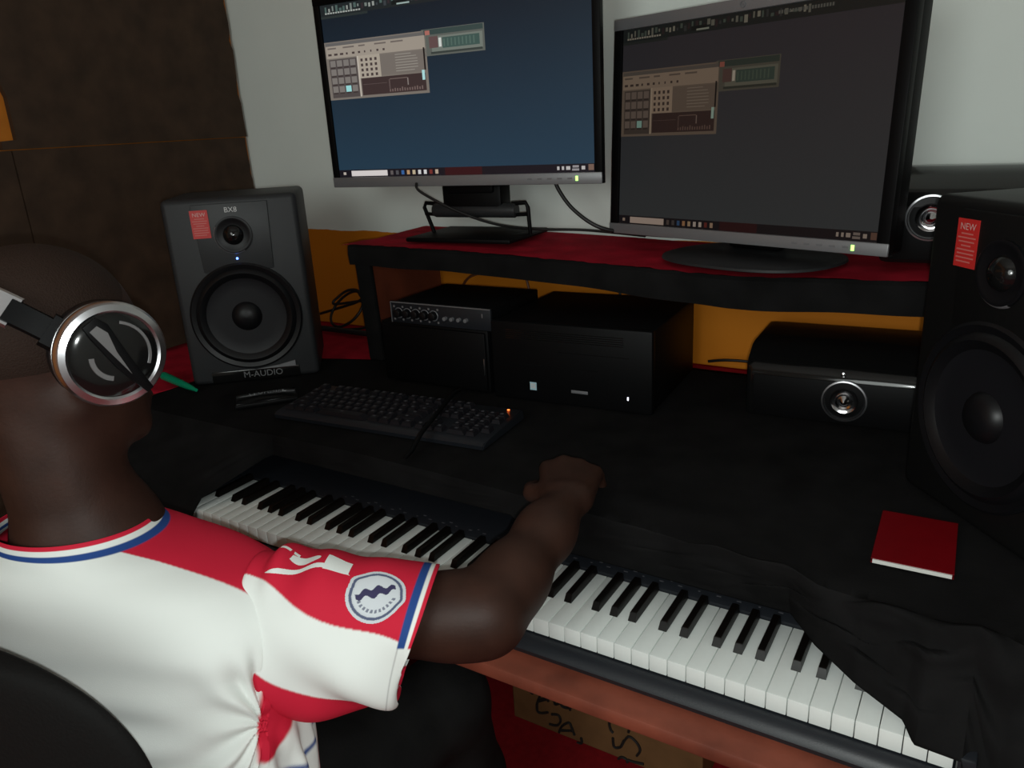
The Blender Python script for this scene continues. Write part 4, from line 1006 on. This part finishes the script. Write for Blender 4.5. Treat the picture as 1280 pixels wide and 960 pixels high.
def badge(u, v):
    # u along the sleeve to the cuff, v towards the top/front (positive)
    th_ = math.atan2(v, u); bump = 0.10*math.exp(-((th_-2.55)/0.22)**2)+0.07*math.exp(-((th_+0.15)/0.20)**2)
    r = math.hypot(u, v)/(1+bump)
    if r > 0.86: return None
    if r > 0.76: return (0.62, 0.66, 0.70)
    if r > 0.68: return (0.10, 0.12, 0.20)
    if r > 0.63: return (0.62, 0.66, 0.70)
    x = u*0.9+v*0.35; y = -u*0.35+v*0.9
    if abs(y-0.10-0.06*math.sin(x*17)) < 0.15*(1-abs(x)*0.9) and abs(x) < 0.55: return (0.05, 0.045, 0.11)
    if 0.46 < r < 0.56 and v < -0.05 and math.sin(math.atan2(v, u)*26) > -0.2: return (0.20, 0.22, 0.28)
    return (0.66, 0.70, 0.74)
decal('badge', 0.742, -0.50, 0.031, 0.036, badge)
def swoosh(u, v):
    if abs(v-(-0.55+0.25*math.sin(u*2.6+0.4))) < 0.16*(1-abs(u)**3): return WHT
    if (u+0.05)**2/0.16+(v-0.25)**2/0.10 < 1: return WHT
    if 0.45 < u < 0.95 and -0.5 < v < 0.55-0.4*(u-0.45): return WHT
    if -0.75 < u < -0.2 and abs(v-0.62) < 0.10: return WHT
    return None
decal('white_emblem', 0.40, -0.10, 0.045, 0.024, swoosh)
# trousers and shoes
LG = Field((0.05, -0.62, ZF-0.02), (0.75, 0.32, -0.05), 0.008)
for s, hx, kx_, ky_, fx, fy in ((1, 0.45, 0.545, 0.02, 0.53, 0.10), (-1, 0.27, 0.24, 0.02, 0.24, 0.08)):
    LG.chain([(hx, -0.40, -0.275), (lerp(hx, kx_, .5), -0.19, -0.245), (kx_, ky_, -0.225)], [0.095, 0.088, 0.066], 0.03)
    LG.chain([(kx_, ky_, -0.225), (lerp(kx_, fx, .5), lerp(ky_, fy, .5)+0.01, -0.42), (fx, fy, -0.635)], [0.066, 0.060, 0.050], 0.03)
LG.ell((0.36, -0.43, -0.26), (0.185, 0.12, 0.10), None, 0.04)
me = LG.mesh('trousers', 2); me.transform(MI); obj_me('trousers', me, M['trouser'], man)
for fx, fy in ((0.53, 0.10), (0.24, 0.08)):
    SF = Field((fx-0.1, fy-0.12, ZF-0.01), (fx+0.1, fy+0.28, ZF+0.14), 0.006)
    SF.chain([(fx, fy-0.02, ZF+0.05), (fx, fy+0.08, ZF+0.045), (fx, fy+0.16, ZF+0.036)], [0.044, 0.042, 0.034], 0.02)
    me = SF.mesh('shoe', 1); me.transform(MI); obj_me('shoe', me, M['black_plastic'], man)

# ------------------------------------------------------------------ headphones
hpn = thing('headphones', 'silver and black over-ear headphones worn on the back of the man\'s head', 'headphones', tuple(hp(0, 0, 0)))
HM = Matrix(((hr[0], hf[0], hu[0], 0), (hr[1], hf[1], hu[1], 0), (hr[2], hf[2], hu[2], 0), (0, 0, 0, 1)))
for s in (1, -1):
    # cup frame: axis = outward; tilted a little to the rear
    Cm = HM @ Matrix.Translation((s*0.094, 0.006, 0.008)) @ Matrix.Rotation(math.radians(-9), 4, 'Z') @ Matrix.Rotation(s*math.pi/2, 4, 'Y') @ Matrix.Rotation(math.pi/2 if s > 0 else -math.pi/2, 4, 'Z')
    bm = bm_new(); add_lathe(bm, [(0.030, 0.0), (0.048, 0.001), (0.053, 0.008), (0.052, 0.014), (0.047, 0.017), (0.030, 0.016)], Cm, 48)
    pad = obj('ear_pad', bm, M['rubber'], hpn)
    bm = bm_new(); add_lathe(bm, [(0.040, 0.016), (0.050, 0.017), (0.0535, 0.021), (0.0535, 0.025), (0.0515, 0.027), (0.0545, 0.030), (0.0545, 0.036), (0.052, 0.040), (0.046, 0.042), (0.0435, 0.040)], Cm, 64)
    shell = obj('cup_shell', bm, M['satin_chrome'], hpn, label='silver ring shell')
    bm = bm_new(); add_lathe(bm, [(0.0437, 0.040), (0.042, 0.041), (0.034, 0.0435), (0.020, 0.0445), (0.0001, 0.045)], Cm, 48)
    obj('cup_face', bm, M['black_gloss'], hpn)
    # blade shaped plate across the face with a raised logo block
    bm = bm_new(); poly = [(-0.043, 0.012), (-0.030, 0.016), (0.010, 0.009), (0.050, 0.004), (0.050, -0.004), (0.010, -0.008), (-0.030, -0.006), (-0.043, -0.004)]
    FM = Cm @ Matrix.Rotation(math.radians(-52 if s > 0 else 232), 4, 'Z') @ Matrix.Translation((0, 0, 0.044)) @ Matrix.Rotation(-math.pi/2, 4, 'X')
    add_prism(bm, poly, -0.004, FM, 0.0008)
    obj('blade_plate', bm, M['black_plastic'], hpn)
    bm = bm_new(); add_prism(bm, [(-0.036, 0.007), (-0.024, 0.010), (-0.004, 0.003), (0.024, -0.002), (0.0, -0.002), (-0.036, -0.002)], -0.0046, FM)
    obj('blade_inlay', bm, M['grey_metal'], hpn, smooth=False)
    bm = bm_new(); add_lathe(bm, [(0.036, 0.044), (0.0355, 0.0448), (0.033, 0.0448), (0.0325, 0.0440)], Cm, 40, math.radians(-20), math.radians(80))
    add_lathe(bm, [(0.026, 0.0448), (0.0255, 0.0455), (0.021, 0.0455), (0.0205, 0.0450)], Cm, 30, math.radians(180), math.radians(260))
    obj('face_print', bm, M['grey_metal'], hpn, kind='stuff')
# band: arc through the ear axis and the back/top of the head
BA = math.radians(38)      # elevation of the band plane above straight back
def bandp(a, r=1.0, lift=0.0):
    """a = 0 right cup .. pi left cup"""
    d = math.sin(a); x = math.cos(a)*0.108
    return HM @ Vector((x, -math.cos(BA)*d*(0.128+lift), math.sin(BA)*d*(0.128+lift)))
def band_strip(name, a0, a1, wid, thick, m, lift=0.0, n=40):
    bm = bm_new(); rows = []
    side = HM.to_3x3() @ Vector((0, math.sin(BA), math.cos(BA)))
    for i in range(n+1):
        a = a0+(a1-a0)*i/n; p = bandp(a, 1, lift); q = bandp(a+0.01, 1, lift); t = (q-p).normalized(); nn = t.cross(side).normalized()
        if nn.dot(p) < 0: nn = -nn
        row = []
        for (u, v) in ((-1, 0), (-0.85, 1), (0.85, 1), (1, 0), (0.85, -1), (-0.85, -1)): row.append(p+side*u*wid/2+nn*v*thick/2)
        rows.append(row)
    V = add_grid(bm, rows, closed_v=True); bm.faces.new(V[0]); bm.faces.new(V[-1][::-1])
    return obj(name, bm, m, hpn)
pi = math.pi
band_strip('headband', 0.72, pi-0.72, 0.034, 0.006, M['satin_chrome'])
band_strip('headband_pad', 0.9, pi-0.9, 0.030, 0.010, M['rubber'], lift=-0.007)
for s in (0, 1):
    f = (lambda a: a) if s == 0 else (lambda a: pi-a)
    band_strip('slider', f(0.46), f(0.78), 0.026, 0.011, M['black_plastic'], n=12)
    band_strip('joint_block', f(0.24), f(0.47), 0.036, 0.018, M['black_plastic'], n=10)
    bm = bm_new()
    for q in (-1, 1):
        sd = HM.to_3x3() @ Vector((0, math.sin(BA), math.cos(BA)))
        p0 = bandp(f(0.26))+sd*0.014*q; p1 = bandp(f(0.06))+sd*0.022*q+(HM.to_3x3() @ Vector(((0.010 if s == 0 else -0.010), -0.032*math.cos(BA), 0.032*math.sin(BA))))*1.0
        add_tube(bm, [p0, lerp(p0, p1, 0.5), p1], 0.0055, 8, smooth=False)
    obj('yoke', bm, M['satin_chrome'], hpn, kind='stuff')

# ------------------------------------------------------------------ chair
ch = thing('office_chair', 'black office chair with rounded back behind the seated man', 'chair', (0.36, -0.42, ZF))
CI = Matrix.Translation((-0.36, 0.42, -ZF))
def chair_back():
    bm = bm_new(); rows = []
    R_ = 0.13; top = 0.203
    for z in [*np.linspace(-0.26, top-R_, 14), *(top-R_+R_*np.sin(np.linspace(0.08, 1.555, 16)))]:
        q = max(0, z-(top-R_)); wd = 0.262-R_+math.sqrt(max(1e-6, R_*R_-q*q))-0.10*max(0, -z)
        row = []
        for a in np.linspace(0, 2*math.pi, 40, endpoint=False):
            c, s_ = math.cos(a), math.sin(a)
            x = wd*math.copysign(abs(c)**0.5, c); y = 0.017*math.copysign(abs(s_)**0.7, s_)
            row.append(Vector((0.345+x, -0.535+0.9*x*x+y+0.03*x-0.25*max(0, -z)**1.5, z)))
        rows.append(row)
    V = add_grid(bm, rows, closed_v=True); bm.faces.new(V[0]); bm.faces.new(V[-1][::-1])
    bmesh.ops.transform(bm, matrix=CI, verts=bm.verts); return bm
obj('backrest', chair_back(), M['chair_fabric'], ch)
bm = bm_new(); add_box(bm, (0.36, -0.40, -0.40), (0.46, 0.44, 0.07), 0.03, CI, seg=3); obj('seat', bm, M['chair_fabric'], ch)
bm = bm_new(); add_tube(bm, [(0.36, -0.58, -0.40), (0.355, -0.63, -0.36), (0.35, -0.60, -0.20)], 0.02, 10); bmesh.ops.transform(bm, matrix=CI, verts=bm.verts); obj('back_bar', bm, M['black_plastic'], ch)
bm = bm_new(); add_lathe(bm, [(0.045, -0.435), (0.045, -0.46), (0.025, -0.48), (0.025, -0.62), (0.04, -0.63), (0.04, -0.66), (0.0001, -0.66)], CI @ Matrix.Translation((0.36, -0.40, 0)), 24); obj('post', bm, M['black_plastic'], ch)
for k in range(5):
    a = 2*math.pi*k/5+0.3; d = Vector((math.cos(a), math.sin(a), 0)); c0 = Vector((0.36, -0.40, 0))
    bm = bm_new(); add_tube(bm, [c0+d*0.03+Vector((0, 0, -0.635)), c0+d*0.27+Vector((0, 0, -0.66))], [0.022, 0.014], 8, smooth=False); bmesh.ops.transform(bm, matrix=CI, verts=bm.verts)
    lg = obj('leg', bm, M['black_plastic'], ch)
    bm = bm_new(); add_lathe(bm, [(0.0001, -0.012), (0.024, -0.012), (0.024, 0.012), (0.0001, 0.012)], CI @ Matrix.Translation(c0+d*0.26+Vector((0, 0, ZF+0.0245))) @ Matrix.Rotation(a, 4, 'Z') @ Matrix.Rotation(math.pi/2, 4, 'X'), 20)
    obj('caster', bm, M['rubber'], lg)
